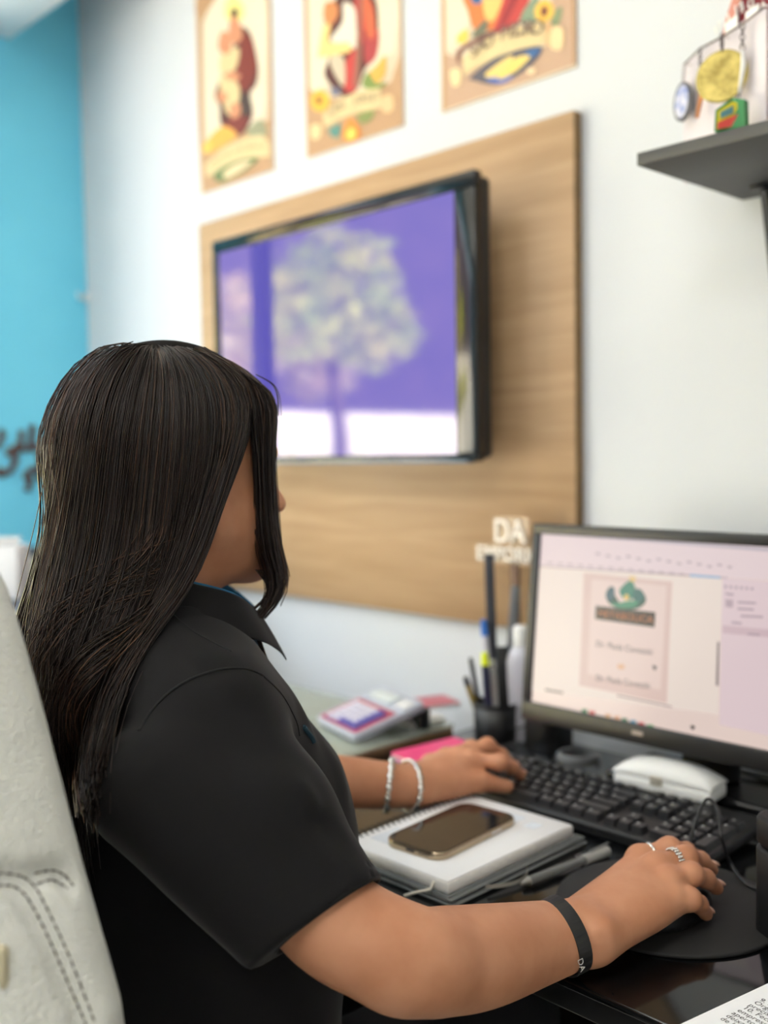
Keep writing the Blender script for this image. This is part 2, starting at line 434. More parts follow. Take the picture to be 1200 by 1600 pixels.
# television
YT = 1.27; tx0, tx1, tz0, tz1 = -1.856, -1.111, 1.204, 1.676
tv = empty('television', (-1.48, YW-.02, tz0), 'black flat television with violet picture on the oak wall panel', 'television')
sx0, sx1, sz0, sz1 = tx0+.022, tx1-.046, tz0+.012, tz1-.027
fr = MB()
for (a, b) in (((tx0, tz0), (tx1, sz0)), ((tx0, sz1), (tx1, tz1)), ((tx0, sz0), (sx0, sz1)), ((sx1, sz0), (tx1, sz1))):
    fr.box((a[0], YT, a[1]), (b[0], YT+.02, b[1]), .003)
fr.build('bezel', m_blackgloss, tv)
MB().box((tx0+.004, YT+.018, tz0+.004), (tx1-.004, YT+.05, tz1-.004), .01).build('back_shell', m_black, tv)
MB().box((tx0+.15, YT+.05, tz0+.1), (tx1-.15, YT+.075, tz1-.1), .01).build('rear_housing', m_black, tv)
m_tv = M('television_screen', (6, 6, 8), .04, emit=(126, 116, 242), es=.70, ior=1.8)
nt = m_tv.node_tree; tb = nt.nodes['Principled BSDF']
MB().box((sx0-.002, YT+.0035, sz0-.002), (sx1+.002, YT+.012, sz1+.002)).build('screen', m_tv, tv)
MB().box((-1.6, YT+.075, 1.35), (-1.36, YW-.02, 1.52), .004).build('wall_bracket', m_darkmetal, tv)
MB().box((tx0+.02, YT-.002, tz0-.003), (tx1-.02, YT+.018, tz0+.002), .001).build('lower_trim', M('grey_trim', (120, 130, 142), .3), tv)

# posters: flat print authored as layered outlines on the sheet
def poster(x0, x1, z0, z1, label, shapes, words, wxf, cap):
    r = empty('saint_poster', ((x0+x1)/2, YW, z0), label, 'poster', 'posters above the television')
    yy = YW-.0035
    MB().box((x0, yy, z0), (x1, YW-.0005, z1)).build('sheet', m_sheet, r)
    mb = MB(); mats = []
    for i, (c, pts, org, sc, rnd) in enumerate(shapes):
        P = [onY(org[0]+x/sc, org[1]+y/sc, yy) for (x, y) in pts]
        if rnd: P = spline(P, 5, True)
        P = [A(min(max(p[0], x0+.001), x1-.001), yy-.00025*(1+i*.35), min(max(p[2], z0+.001), z1-.001)) for p in P]
        mi = len(mats); mats.append(flat(c, .55)); mb.poly([tuple(p) for p in P], mi)
    mb.build('printed_picture', mats, r)
    # lettering on the ribbon, letter by letter along its arc
    vs = []
    for (ch, p, ang) in words:
        me = text_mesh(ch, wxf, Matrix.Translation(Vector((p[0], yy-.0042, p[2]))) @ Matrix.Rotation(math.radians(90), 4, 'X') @ Matrix.Rotation(ang, 4, 'Z'), align='CENTER')
        o = obj('letter', me, flat(cap, .6), r)
m_sheet = M('aged_parchment_print', (208, 186, 160), .55, var=(9, (220, 204, 180)))
def arc_words(txt, p0, p1, sag, yy):
    """letters spread from pixel p0 to p1 bulging upward by sag pixels"""
    out = []; n = len(txt); a = onY(*p0, yy); b = onY(*p1, yy)
    up = onY(p0[0], p0[1]-sag, yy)[2]-a[2]
    for i, ch in enumerate(txt):
        t = (i+.5)/n; q = a+(b-a)*t; h = 4*t*(1-t)*up; q = q+A(0, 0, h)
        sl = math.atan2((b-a)[2]+4*(1-2*t)*up, (b-a)[0])
        out.append((ch, q, sl))
    return out
SK = (205, 140, 105); MAR = (122, 48, 40); DMAR = (82, 40, 38); CRM = (216, 194, 146); OCH = (226, 168, 76); GRN = (104, 122, 74)
TAN = (184, 146, 110); RED = (190, 60, 56); BLU = (50, 96, 150); DTAN = (172, 134, 98); PALE = (224, 210, 186)
def border(o, s, L, R_, B, yb_l, yb_r):
    return [(TAN, [(L, 0), (L+22, 0), (L+30, yb_l), (L+12, yb_l+8)], o, s, False), (TAN, [(R_-22, 0), (R_, 0), (R_+4, yb_r), (R_-20, yb_r)], o, s, False)]
o1, s1 = (300, 0), 5.164
P1 = [(PALE, [(130, -60), (560, -80), (600, 500), (560, 980), (330, 1100), (130, 1100), (100, 500)], o1, s1, True),
      (TAN, [(60, 1160), (640, 960), (655, 1370), (85, 1560)], o1, s1, False),
      (TAN, [(35, -160), (75, -160), (100, 1180), (62, 1190)], o1, s1, False), (TAN, [(615, -160), (660, -160), (668, 1010), (625, 1010)], o1, s1, False),
      (TAN, [(35, 0), (210, -60), (120, 100), (60, 210)], o1, s1, True),
      ((240, 224, 140), [(330, -40), (415, 40), (420, 140), (340, 190), (270, 130), (270, 30)], o1, s1, True),
      (DMAR, [(395, 220), (480, 290), (535, 540), (520, 680), (470, 760), (490, 940), (380, 1100), (240, 1010), (225, 860), (185, 760), (260, 580), (330, 400)], o1, s1, True),
      (MAR, [(410, 290), (490, 330), (520, 560), (450, 730), (385, 700), (350, 560)], o1, s1, True),
      ((70, 56, 52), [(405, 760), (465, 770), (480, 900), (430, 960), (390, 880)], o1, s1, True),
      (CRM, [(240, 440), (380, 390), (350, 560), (240, 600)], o1, s1, True), (CRM, [(230, 620), (370, 670), (380, 820), (300, 930), (250, 800)], o1, s1, True),
      (SK, [(330, 90), (385, 180), (410, 290), (350, 360), (300, 280), (310, 160)], o1, s1, True),
      (SK, [(240, 260), (310, 280), (320, 400), (260, 440), (215, 380)], o1, s1, True), ((60, 40, 36), [(345, 65), (375, 90), (365, 135), (325, 130), (315, 95)], o1, s1, True),
      (SK, [(290, 580), (390, 600), (370, 650), (280, 640)], o1, s1, True), (SK, [(210, 740), (290, 760), (280, 820), (220, 820)], o1, s1, True),
      (SK, [(310, 850), (390, 840), (390, 930), (330, 970)], o1, s1, True), (MAR, [(250, 1000), (460, 940), (380, 1090)], o1, s1, True),
      (OCH, [(110, 1160), (250, 1020), (370, 1090), (250, 1180), (130, 1240)], o1, s1, True), ((232, 190, 90), [(90, 1190), (140, 1130), (160, 1210), (110, 1240)], o1, s1, True),
      ((150, 150, 120), [(440, 1060), (560, 960), (610, 1080), (520, 1110)], o1, s1, True),
      (CRM, [(110, 1330), (260, 1190), (430, 1115), (570, 1090), (630, 1150), (640, 1260), (560, 1270), (350, 1310), (200, 1390), (120, 1430)], o1, s1, False),
      ((206, 178, 120), [(150, 1345), (300, 1240), (560, 1180), (560, 1190), (300, 1255), (150, 1360)], o1, s1, False),
      (GRN, [(180, 1410), (330, 1310), (540, 1270), (450, 1370), (250, 1470)], o1, s1, True), ((224, 200, 160), [(260, 1400), (360, 1325), (490, 1300), (400, 1380), (290, 1440)], o1, s1, True)]
o2, s2 = (470, 0), 6.4
P2 = [(PALE, [(120, -80), (900, -100), (940, 460), (860, 560), (700, 700), (250, 850), (90, 900), (80, 400)], o2, s2, True),
      (TAN, [(45, 860), (250, 1000), (700, 900), (900, 820), (1020, 500), (1035, 1250), (70, 1575)], o2, s2, False),
      (TAN, [(30, -160), (70, -160), (90, 900), (50, 900)], o2, s2, False), (TAN, [(990, -160), (1025, -160), (1030, 560), (1000, 560)], o2, s2, False),
      (DMAR, [(400, -60), (720, -60), (780, 300), (760, 540), (640, 700), (560, 900), (420, 960), (240, 760), (280, 560), (230, 250)], o2, s2, True),
      (RED, [(540, -60), (640, -60), (640, 350), (560, 560), (560, 880), (440, 900), (440, 640), (560, 400)], o2, s2, True),
      ((170, 60, 62), [(640, 380), (780, 300), (760, 560), (650, 640)], o2, s2, True),
      ((208, 98, 62), [(630, -40), (720, 60), (745, 330), (690, 390), (640, 250)], o2, s2, True),
      ((206, 130, 78), [(250, 30), (360, 40), (370, 160), (300, 250), (230, 180)], o2, s2, True),
      ((222, 212, 196), [(430, 30), (540, 80), (560, 300), (580, 480), (420, 440), (300, 400), (420, 220)], o2, s2, True),
      ((240, 200, 130), [(230, 260), (300, 260), (290, 420), (480, 430), (490, 520), (200, 575), (180, 520)], o2, s2, True),
      ((200, 184, 160), [(290, 580), (430, 580), (440, 860), (350, 760)], o2, s2, True), ((150, 96, 80), [(590, -40), (630, -40), (590, 870), (530, 880)], o2, s2, False),
      (OCH, [(770, 640), (850, 560), (850, 740), (770, 830), (690, 740)], o2, s2, True), ((120, 140, 70), [(620, 820), (680, 720), (760, 830), (860, 820), (780, 900), (640, 880)], o2, s2, True),
      ((228, 178, 66), [(110, 960), (190, 900), (290, 960), (270, 1080), (180, 1120), (110, 1060)], o2, s2, True), ((110, 60, 36), [(165, 975), (215, 985), (205, 1035), (165, 1030)], o2, s2, True),
      ((110, 110, 130), [(310, 880), (400, 890), (380, 960), (320, 950)], o2, s2, True),
      (CRM, [(230, 1130), (380, 1000), (600, 910), (800, 880), (810, 1080), (600, 1120), (400, 1190), (240, 1280)], o2, s2, False),
      ((224, 186, 140), [(820, 970), (920, 960), (930, 1100), (830, 1120)], o2, s2, True), ((228, 200, 150), [(110, 1260), (200, 1250), (200, 1370), (120, 1390)], o2, s2, True),
      ((130, 140, 80), [(580, 1150), (740, 1110), (700, 1210), (600, 1230)], o2, s2, True), ((90, 140, 130), [(290, 1290), (400, 1240), (390, 1370), (310, 1360)], o2, s2, True),
      ((224, 140, 60), [(500, 1180), (570, 1240), (610, 1350), (510, 1430), (420, 1370), (450, 1250)], o2, s2, True), ((250, 205, 90), [(510, 1280), (560, 1340), (510, 1400), (460, 1360)], o2, s2, True)]
o3, s3 = (680, 0), 5.217
P3 = [(PALE, [(90, -60), (300, -60), (280, 180), (170, 330), (80, 420)], o3, s3, True),
      ((190, 156, 130), [(60, 430), (300, 500), (900, 380), (960, -60), (1130, -60), (1150, 520), (70, 900)], o3, s3, False),
      (TAN, [(55, -60), (85, -60), (95, 900), (60, 900)], o3, s3, False), (DTAN, [(1115, -60), (1140, -60), (1150, 520), (1122, 525)], o3, s3, False),
      ((214, 120, 60), [(240, -60), (600, -60), (560, 180), (450, 250), (320, 240), (270, 100)], o3, s3, True), (BLU, [(290, -60), (390, -60), (380, 20), (310, 30)], o3, s3, True),
      ((240, 190, 110), [(400, -60), (560, -60), (480, 160), (410, 140)], o3, s3, True),
      (RED, [(590, -60), (780, -60), (690, 160), (600, 230), (470, 260), (520, 140)], o3, s3, True), ((150, 36, 44), [(640, -60), (700, -60), (560, 230), (500, 250)], o3, s3, True),
      ((128, 146, 120), [(740, 60), (840, -40), (840, 160), (700, 170)], o3, s3, True), ((128, 140, 104), [(970, 100), (1040, 60), (1010, 200), (950, 200)], o3, s3, True),
      ((232, 182, 76), [(890, 0), (960, 40), (965, 130), (880, 190), (820, 140), (820, 60)], o3, s3, True), ((110, 50, 36), [(880, 55), (920, 70), (905, 130), (865, 120)], o3, s3, True),
      ((228, 196, 90), [(180, 300), (260, 240), (270, 330), (200, 360)], o3, s3, True), ((112, 112, 90), [(310, 270), (420, 160), (420, 260), (320, 310)], o3, s3, True),
      ((130, 84, 72), [(180, 420), (340, 310), (500, 240), (480, 290), (240, 410), (200, 520)], o3, s3, True),
      ((90, 86, 96), [(290, 630), (500, 470), (760, 390), (880, 400), (760, 560), (520, 690), (330, 660)], o3, s3, True),
      (BLU, [(760, 410), (860, 400), (820, 460), (720, 480)], o3, s3, True), ((90, 110, 180), [(430, 640), (640, 620), (560, 680), (460, 670)], o3, s3, True),
      ((232, 200, 120), [(410, 610), (560, 490), (640, 460), (600, 560), (500, 630)], o3, s3, True), ((230, 200, 110), [(520, 630), (650, 480), (780, 460), (680, 570), (560, 640)], o3, s3, True),
      (CRM, [(230, 470), (420, 330), (640, 230), (900, 180), (900, 360), (700, 400), (500, 470), (330, 560), (240, 620)], o3, s3, False),
      ((224, 180, 130), [(910, 190), (950, 180), (940, 370), (905, 370)], o3, s3, False), ((236, 204, 156), [(960, 230), (1050, 240), (1040, 400), (950, 390)], o3, s3, True),
      ((238, 210, 160), [(130, 580), (210, 570), (210, 680), (150, 700)], o3, s3, True), ((235, 205, 165), [(760, 560), (820, 560), (810, 610), (760, 600)], o3, s3, True)]
yy = YW-.0035; INK = (116, 92, 84)
pz0 = 1.8385
poster(-2.083, -1.797, pz0, pz0+.5, 'saint poster at left, dark red robed figure holding a child', P1, arc_words('SANTO ANTÔNIO', (330, 262), (416, 232), 10, yy), .013, INK)
poster(-1.685, -1.397, pz0-.001, pz0+.5, 'middle saint poster, red robe and a sunflower beside the ribbon', P2, arc_words('SÃO JOSÉ', (514, 186), (590, 160), 8, yy), .022, INK)
poster(-1.298, -1.001, pz0-.002, pz0+.5, 'saint poster at right with sunflower above its ribbon, over the panel corner', P3, arc_words('SÃO PEDRO', (738, 94), (845, 56), 12, yy), .034, INK)

# small hook on the white wall by the corner
hk = empty('wall_hook', onY(137, 465, YW-.01), 'small white hook on the wall beside the blue corner', 'hook')
hp = onY(139, 465, YW)
MB().cyl(hp, hp-A(0, .012, 0), .012, 14).build('plate', m_paint, hk)
MB().tube([hp-A(0, .012, 0), hp-A(0, .03, 0.004), hp-A(0, .034, -.012)], .004, 8).build('peg', m_paint, hk)

# dark script lettering on the blue wall
m_script = M('brown_lettering', (92, 76, 74), .6)
lt = empty('wall_lettering', onX(40, 720, XL), 'dark brown script lettering on the blue wall', 'lettering')
for st in ([(34, 672), (32, 690), (28, 704), (22, 712), (24, 724)], [(51, 664), (50, 682), (46, 698), (38, 702), (30, 695), (24, 700), (15, 704), (12, 712)],
           [(60, 694), (54, 702), (46, 698)], [(0, 672), (4, 680), (-6, 700)], [(-4, 733), (8, 738), (2, 742), (-6, 738)],
           [(60, 710), (64, 726), (70, 735), (66, 748), (60, 740), (54, 732), (44, 738), (40, 746), (48, 748), (44, 760), (42, 768)], [(26, 716), (20, 728), (12, 740)]):
    pts = spline([onX(x, y, XL+.004) for (x, y) in st], 5)
    MB().tube([tuple(p) for p in pts], .0085, 8).build('stroke', m_script, lt)

# things behind the woman's chair, at the blue corner
m_counter = M('counter_dark_laminate', (62, 70, 84), .35)
ct = empty('side_counter', (-2.25, 1.05, 0), 'dark grey side counter in the blue corner', 'counter')
MB().box((-2.55, .86, .89), (-1.95, 1.27, .92), .004).build('worktop', m_counter, ct)
MB().box((-2.53, .88, 0), (-1.97, 1.25, .889), .004).build('body', m_counter, ct)
pt = empty('steel_canister', (-2.23, .985, .92), 'brushed steel canister with dark lid on the side counter', 'canister')
pc = tuple(at(50, 920, 2.3)*A(1, 1, 0)+A(0, 0, .92))
MB().lathe([(.0, 0), (.037, 0), (.038, .004), (.038, .082), (.036, .086), (0, .086)], pc, 36).build('body', m_steel, pt)
MB().lathe([(.040, .086), (.040, .096), (.015, .102), (0, .102)], pc, 36).build('lid', m_counter, pt)
bq = at(-12, 905, 2.18); bq[2] = .92
bx = empty('cardboard_box', tuple(bq), 'small white open box on the side counter beside the steel canister', 'box')
bxf = frame(bq, RT*A(1, 1, 0), A(-RT[1], RT[0], 0))
MB(bxf).box((-.07, 0, .0005), (.055, .07, .115), .002).build('carton', m_paper, bx)
MB(bxf).prism([(-.07, 0, .115), (.055, 0, .115), (.07, -.012, .135), (-.08, -.012, .135)], (0, .002, .001)).build('flap', m_paper, bx)
wq = at(75, 900, 2.42); wt = empty('water_filter', (wq[0], wq[1], .92), 'white upright water filter on the side counter behind the hair', 'appliance')
wqf = frame(A(wq[0], wq[1], .92), RT*A(1, 1, 0), A(-RT[1], RT[0], 0))
MB(wqf).box((0, 0, .0005), (.12, .10, .315), .012).build('housing', m_paint, wt)
MB(wqf).box((.045, -.03, .15), (.075, 0, .17), .004).build('spout', m_black, wt)

# ================================================================== desks
ZD = 0.75
m_dglass = M('black_glass', (9, 10, 11), .09, bump=(400, .02, .0005))
m_blkpaint = M('black_lacquer', (14, 14, 15), .35)
dk = empty('office_desk', (-.45, 1.03, 0), 'black glass-topped office desk under the monitor and keyboard', 'desk')
MB().box((-1.15, .722, ZD-.008), (.45, 1.335, ZD), .002, seg=2).build('glass_top', m_dglass, dk)
MB().box((-1.145, .73, ZD-.034), (.44, 1.33, ZD-.0085), .003).build('top_frame', m_blkpaint, dk)
MB().box((-1.07, 1.285, .08), (.36, 1.30, ZD-.0345), .002).build('modesty_panel', m_blkpaint, dk)
for (x, y) in ((-1.1, .78), (.39, .78), (-1.1, 1.28), (.39, 1.28)):
    MB().box((x-.025, y-.025, 0), (x+.025, y+.025, ZD-.034), .003).build('leg', m_blkpaint, dk)
m_walnut = wood('walnut_desk', (112, 82, 54), (138, 104, 72), (12, 1, 12))
m_cream = M('cream_laminate', (206, 196, 172), .5, var=(3, (196, 184, 158)))
m_glass = M('clear_glass', (225, 240, 232), .02, trans=1.0, ior=1.45)
m_glassedge = M('glass_edge', (70, 105, 92), .15)
WD = .765
wd = empty('wooden_desk', (-1.7, .95, 0), 'wooden side desk with glass sheet carrying the calculator', 'desk')
MB().box((-1.94, .45, WD-.034), (-1.152, 1.25, WD-.0065), .002).build('wooden_top', [m_walnut], wd)
MB().box((-1.939, .452, WD-.0062), (-1.153, 1.249, WD-.0056)).build('cream_blotter', [m_cream], wd)
MB().box((-1.94, .448, WD-.0055), (-1.151, 1.252, WD), .001, seg=1).build('glass_sheet', [M('desk_glass', (190, 205, 195), .05, alpha=.35)], wd)
MB().box((-1.185, .50, 0), (-1.16, 1.24, WD-.0345), .002).build('side_panel', m_walnut, wd)
MB().box((-1.93, .50, 0), (-1.905, 1.24, WD-.0345), .002).build('side_panel', m_walnut, wd)

# ================================================================== monitor
mo = empty('computer_monitor', (-.68, 1.27, ZD), 'black computer monitor showing a design page on the desk', 'monitor')
TL = onY(832, 817, 1.208); BLm = onY(813, 1122, 1.176)
ex = A(1, 0, 0); ez = TL-BLm; ez[0] = 0; MH = np.linalg.norm(ez); ez /= MH
MX = (TL[0]+BLm[0])/2; MWd = .505
mf = frame(A(MX, BLm[1], BLm[2]), ex, ez)     # local x right, y up, z towards the viewer (-Y)
mf_n = np.array(mf.col[2][:3])
bz = .0155; bb = .027
m_mon = M('monitor_black', (30, 29, 29), .38, bump=(700, .1, .0003))
mm = MB(mf)
for (lo, hi) in (((0, 0, -.02), (MWd, bb, 0)), ((0, MH-bz, -.02), (MWd, MH, 0)), ((0, bb, -.02), (bz, MH-bz, 0)), ((MWd-bz, bb, -.02), (MWd, MH-bz, 0))):
    mm.box(lo, hi, .002)
mm.build('bezel', m_mon, mo)
MB(mf).box((.004, .004, -.045), (MWd-.004, MH-.004, -.018), .012).build('back_shell', m_mon, mo)
MB(mf).box((.19, .02, -.07), (.315, .16, -.045), .008).build('stand_hinge', m_mon, mo)
def scr_pt(x, y, lift=0.0):
    d = ray(x, y); o = np.array(mf.translation)+mf_n*(-.004+lift); t = ((o-CAM)@mf_n)/(d@mf_n); return CAM+d*t
E1 = 1.2
scrm = MB(mf).box((bz-.001, bb-.001, -.012), (MWd-bz+.001, MH-bz+.001, -.0042)).build('screen', flat((228, 206, 197), .25, E1), mo)
shp = []
def S(c, pts, rnd=False): shp.append((c, pts, rnd))
def ci(o, s, pts): return [(o[0]+x/s, o[1]+y/s) for (x, y) in pts]
oc, sc_ = (820, 800), 3.158
def SC(c, pts, rnd=False):
    if len(pts) == 4 and pts[1][0] == 1330:      # run the bar on to the screen's right edge
        e = lambda a, b: (1685, b[1]+(b[1]-a[1])/(b[0]-a[0])*355)
        pts = [pts[0], e(pts[0], pts[1]), e(pts[3], pts[2]), pts[3]]
    S(c, ci(oc, sc_, pts), rnd)
SC((226, 206, 208), [(60, 95), (1330, 175), (1330, 345), (60, 265)])
SC((190, 178, 186), [(60, 99), (1330, 186), (1330, 206), (60, 106)])
SC((176, 158, 162), [(60, 262), (1000, 322), (1000, 330), (60, 268)])
SC((150, 178, 206), [(815, 306), (965, 318), (965, 342), (815, 330)])
SC((222, 200, 204), [(975, 325), (1330, 350), (1330, 1130), (960, 1050)])
SC((206, 180, 186), [(975, 560), (1330, 590), (1330, 630), (975, 598)])
SC((232, 216, 206), [(40, 270), (975, 330), (955, 1000), (30, 880)])
SC((216, 188, 180), [(292, 300), (728, 344), (700, 945), (268, 855)])
SC((226, 202, 194), [(330, 330), (700, 365), (670, 880), (310, 800)])
SC((150, 120, 124), [(455, 902), (725, 958), (725, 964), (455, 909)]); SC((120, 104, 108), [(950, 640), (960, 641), (955, 858), (943, 856)])
# lotus and banner
DG = (44, 84, 74)
SC(DG, [(400, 400), (430, 366), (450, 420), (500, 470), (560, 420), (585, 400), (598, 440), (560, 475), (480, 482), (415, 450)], True)
SC((58, 128, 108), [(470, 380), (505, 345), (530, 340), (545, 380), (530, 430), (490, 430), (468, 400)], True)
SC((52, 104, 100), [(540, 380), (575, 385), (590, 420), (560, 450), (535, 430)], True); SC((60, 96, 108), [(405, 390), (440, 372), (440, 420), (410, 440)], True)
SC((70, 140, 110), [(500, 440), (560, 440), (540, 470), (470, 475), (420, 450), (460, 450)], True)
SC((226, 190, 110), [(500, 405), (515, 418), (505, 436), (488, 425)], True); SC((222, 190, 130), [(515, 318), (548, 322), (540, 345), (522, 342)], True)
SC((60, 54, 50), [(350, 462), (645, 495), (640, 570), (346, 528)])
SC((222, 176, 140), [(460, 752), (490, 755), (488, 775), (460, 772)], True); SC((92, 84, 90), [(630, 755), (652, 762), (645, 782), (632, 774)])
SC((40, 36, 34), [(50, 962), (640, 1062), (640, 1086), (50, 985)]); SC((226, 204, 196), [(50, 930), (270, 968), (270, 1002), (50, 965)])
for (x, y, c) in ((295, 985, (40, 110, 70)), (332, 993, (196, 84, 84)), (410, 1010, (206, 160, 120)), (455, 1020, (206, 150, 110)), (492, 1030, (44, 110, 70)), (535, 1040, (50, 130, 160)), (575, 1050, (196, 70, 80)), (620, 1062, (60, 150, 84))):
    SC(c, [(x-14, y-14), (x+14, y-11), (x+14, y+15), (x-14, y+12)])
SC((30, 28, 30), [(640, 1075), (1330, 1215), (1330, 1228), (640, 1088)])
SC((20, 18, 20), [(815, 1058), (828, 1050), (842, 1062), (828, 1076)]); SC((120, 104, 100), [(100, 872), (190, 888), (188, 897), (100, 882)])
for i in range(14):
    x = 350+i*50; SC((184, 164, 170), [(x, 200+i*4.6+(i % 3)*6), (x+22, 202+i*4.6+(i % 3)*6), (x+22, 212+i*4.6+(i % 3)*6), (x, 210+i*4.6+(i % 3)*6)])
    SC((188, 168, 172), [(x-240, 246+i*4.2), (x-212, 248+i*4.2), (x-212, 256+i*4.2), (x-240, 254+i*4.2)])
for i in range(6):
    x = 985+i*26; SC((170, 150, 160), [(x, 362+i*2), (x+12, 363+i*2), (x+12, 375+i*2), (x, 374+i*2)])
for (x, y, w) in ((990, 398, 40), (1050, 440, 90), (1050, 472, 80), (1065, 508, 110), (1020, 540, 50), (1100, 596, 60)): SC((176, 154, 164), [(x, y), (x+w, y+5), (x+w, y+15), (x, y+10)])
SC((186, 164, 172), [(990, 430), (1028, 434), (1026, 472), (990, 468)])
mb = MB(); mats = []
for i, (c, pts, rnd) in enumerate(shp):
    P = [scr_pt(x, y, .0004+.00003*i) for (x, y) in pts]
    if rnd: P = spline(P, 4, True)
    xmax = MX+MWd-bz
    P = [A(min(p[0], xmax), p[1], p[2]) for p in P]
    if max(p[0] for p in P)-min(p[0] for p in P) < .001: continue
    mats.append(flat(c, .3, E1)); mb.poly([tuple(p) for p in P], len(mats)-1)
mb.build('page_graphics', mats, scrm)
def scr_text(t, p0, p1, size, c):
    a = scr_pt(*ci(oc, sc_, [p0])[0], .0022); b = scr_pt(*ci(oc, sc_, [p1])[0], .0022)
    me = text_mesh(t, 1.0, Matrix.Identity(4)); w = max(v.co.x for v in me.vertices)
    s = np.linalg.norm(b-a)/w
    me.transform(frame(a, b-a, ez) @ Matrix.Diagonal((s, size, 1, 1))); obj('lettering', me, flat(c, .4, E1), scrm)
scr_text('METABOLICA', (360, 515), (632, 548), .013, (210, 140, 104))
scr_text('Dr. Paula Covezski', (350, 662), (628, 706), .0115, (96, 90, 92)); scr_text('Dr. Paula Covezski', (350, 830), (616, 872), .0115, (96, 90, 92))
# maker's mark under the screen and tray of icons
bl = frame(scr_pt(987, 1147, .0046), ex, ez)
MB(bl).box((0, 0, 0), (.017, .0055, .0004)).build('maker_mark', M('maker_mark_grey', (170, 160, 156), .3, .5), mo)
# stand: neck and flat base
MB().box((-.735, 1.262, ZD+.02), (-.655, 1.285, 1.0), .006).build('stand_neck', m_mon, mo)
MB().box((-.822, 1.205, ZD+.0005), (-.53, 1.328, ZD+.020), .008, seg=3).build('stand_base', M('monitor_base_gloss', (20, 20, 21), .2), mo)

# ================================================================== keyboard
kx0, kx1, ky0, ky1 = -1.005, -.562, 1.022, 1.168
kb = empty('computer_keyboard', ((kx0+kx1)/2, (ky0+ky1)/2, ZD), 'black full-size computer keyboard in front of the monitor', 'keyboard')
m_key = M('keycap_black', (38, 38, 40), .35); m_leg = M('keycap_legend', (190, 190, 190), .6)
rotk = Matrix.Rotation(math.radians(3.0), 3, 'X')
MB().box((kx0, ky0, ZD+.003), (kx1, ky1, ZD+.019), .005, seg=3, rot=rotk).build('case', m_black, kb)
def keymesh(w, d=.0165, h=.009):
    t = .0022; vs = [(-w/2, -d/2, 0), (w/2, -d/2, 0), (w/2, d/2, 0), (-w/2, d/2, 0), (-w/2+t, -d/2+t, h), (w/2-t, -d/2+t, h), (w/2-t, d/2-t*.6, h), (-w/2+t, d/2-t*.6, h)]
    me = bpy.data.meshes.new('key'); lw = .0028
    vs += [(-w/2+t+.0012, d/2-t-.0045, h+.0002), (-w/2+t+.0012+lw, d/2-t-.0045, h+.0002), (-w/2+t+.0012+lw, d/2-t-.0012, h+.0002), (-w/2+t+.0012, d/2-t-.0012, h+.0002)]
    me.from_pydata(vs, [], [(0, 1, 5, 4), (1, 2, 6, 5), (2, 3, 7, 6), (3, 0, 4, 7), (4, 5, 6, 7), (8, 9, 10, 11)])
    me.materials.append(m_key); me.materials.append(m_leg); me.polygons[5].material_index = 1; return me
kmesh = {}
def key(cx, cy, w, d=.0165):
    k = (round(w, 4), round(d, 4))
    if k not in kmesh: kmesh[k] = keymesh(w, d)
    o = obj('key', kmesh[k], m_key, kb, (cx, cy, ZD+.0185+(cy-(ky0+ky1)/2)*.052)); o.rotation_euler = (math.radians(3), 0, 0)
u = .0189; x0 = kx0+.010
rows = [ky0+.016+i*.0193 for i in range(5)]; rows.append(rows[4]+.0235)
lay = [[1.25, 1.25, 1.25, 6.25, 1.25, 1.25, 1.25, 1.25], [2.25]+[1]*10+[2.75], [1.75]+[1]*11+[2.25], [1.5]+[1]*12+[1.5], [1]*13+[2]]
for ri, wl in enumerate(lay):
    x = x0
    for w in wl: key(x+w*u/2, rows[ri], w*u-.0016); x += w*u
for i in range(13): key(x0+u/2+(i+(i > 0)*.9+(i > 4)*.5+(i > 8)*.5)*u*(15/15.4)*.97, rows[5], u-.0018, .0145)
xa = x0+15*u+.006
for (ri, cs) in ((0, (0, 1, 2)), (1, (1,)), (3, (0, 1, 2)), (4, (0, 1, 2)), (5, (0, 1, 2))):
    for c in cs: key(xa+(c+.5)*u, rows[ri], u-.0018)
xn = xa+3*u+.006
for ri in range(5):
    for c in range(4):
        if ri == 0 and c == 1: continue
        if c == 3 and ri in (0, 2): continue
        if ri == 0 and c == 0: key(xn+u, rows[0], 2*u-.0018); continue
        if c == 3 and ri in (1, 3): key(xn+3.5*u, rows[ri]-.00965, u-.0018, .036); continue
        key(xn+(c+.5)*u, rows[ri], u-.0018)

# ================================================================== mouse pad, mouse, cord
m_pad = M('mouse_pad_black', (26, 25, 25), .75, bump=(900, .3, .0004))
mp_c = (-.548, .918); 
pad_o = tag(MB().lathe([(0, 0), (.112, 0), (.1145, .001), (.1145, .0035), (.113, .0045), (0, .0045)], (mp_c[0], mp_c[1], ZD), 64).build('mouse_pad', m_pad), 'round black mouse pad under the mouse on the desk', 'mouse pad')
ms = empty('computer_mouse', (-.530, .895, ZD+.0045), 'black computer mouse under the right hand', 'mouse')
fm = Field((-.60, .82, ZD), (-.46, .97, ZD+.06), .003)
fm.ell((-.530, .895, ZD+.008), (.031, .056, .030), 0)
fm.func(lambda X, Y, Z: (ZD+.0055)-Z+0*X+0*Y)
V, F_ = fm.mesh_data(2); obj('shell', quads_mesh('mouse_shell', V, F_), m_black, ms)
MB().cyl((-.533, .928, ZD+.030), (-.527, .928, ZD+.030), .009, 18).build('scroll_wheel', m_key, ms)
cp = [(-.53, .95, ZD+.02), onZ(1077, 1340, .775), at(1085, 1290, 1.13), at(1103, 1250, 1.14), at(1120, 1262, 1.13), at(1128, 1310, 1.10), onZ(1142, 1350, .765), onZ(1168, 1383, .757), onZ(1205, 1392, .757)]
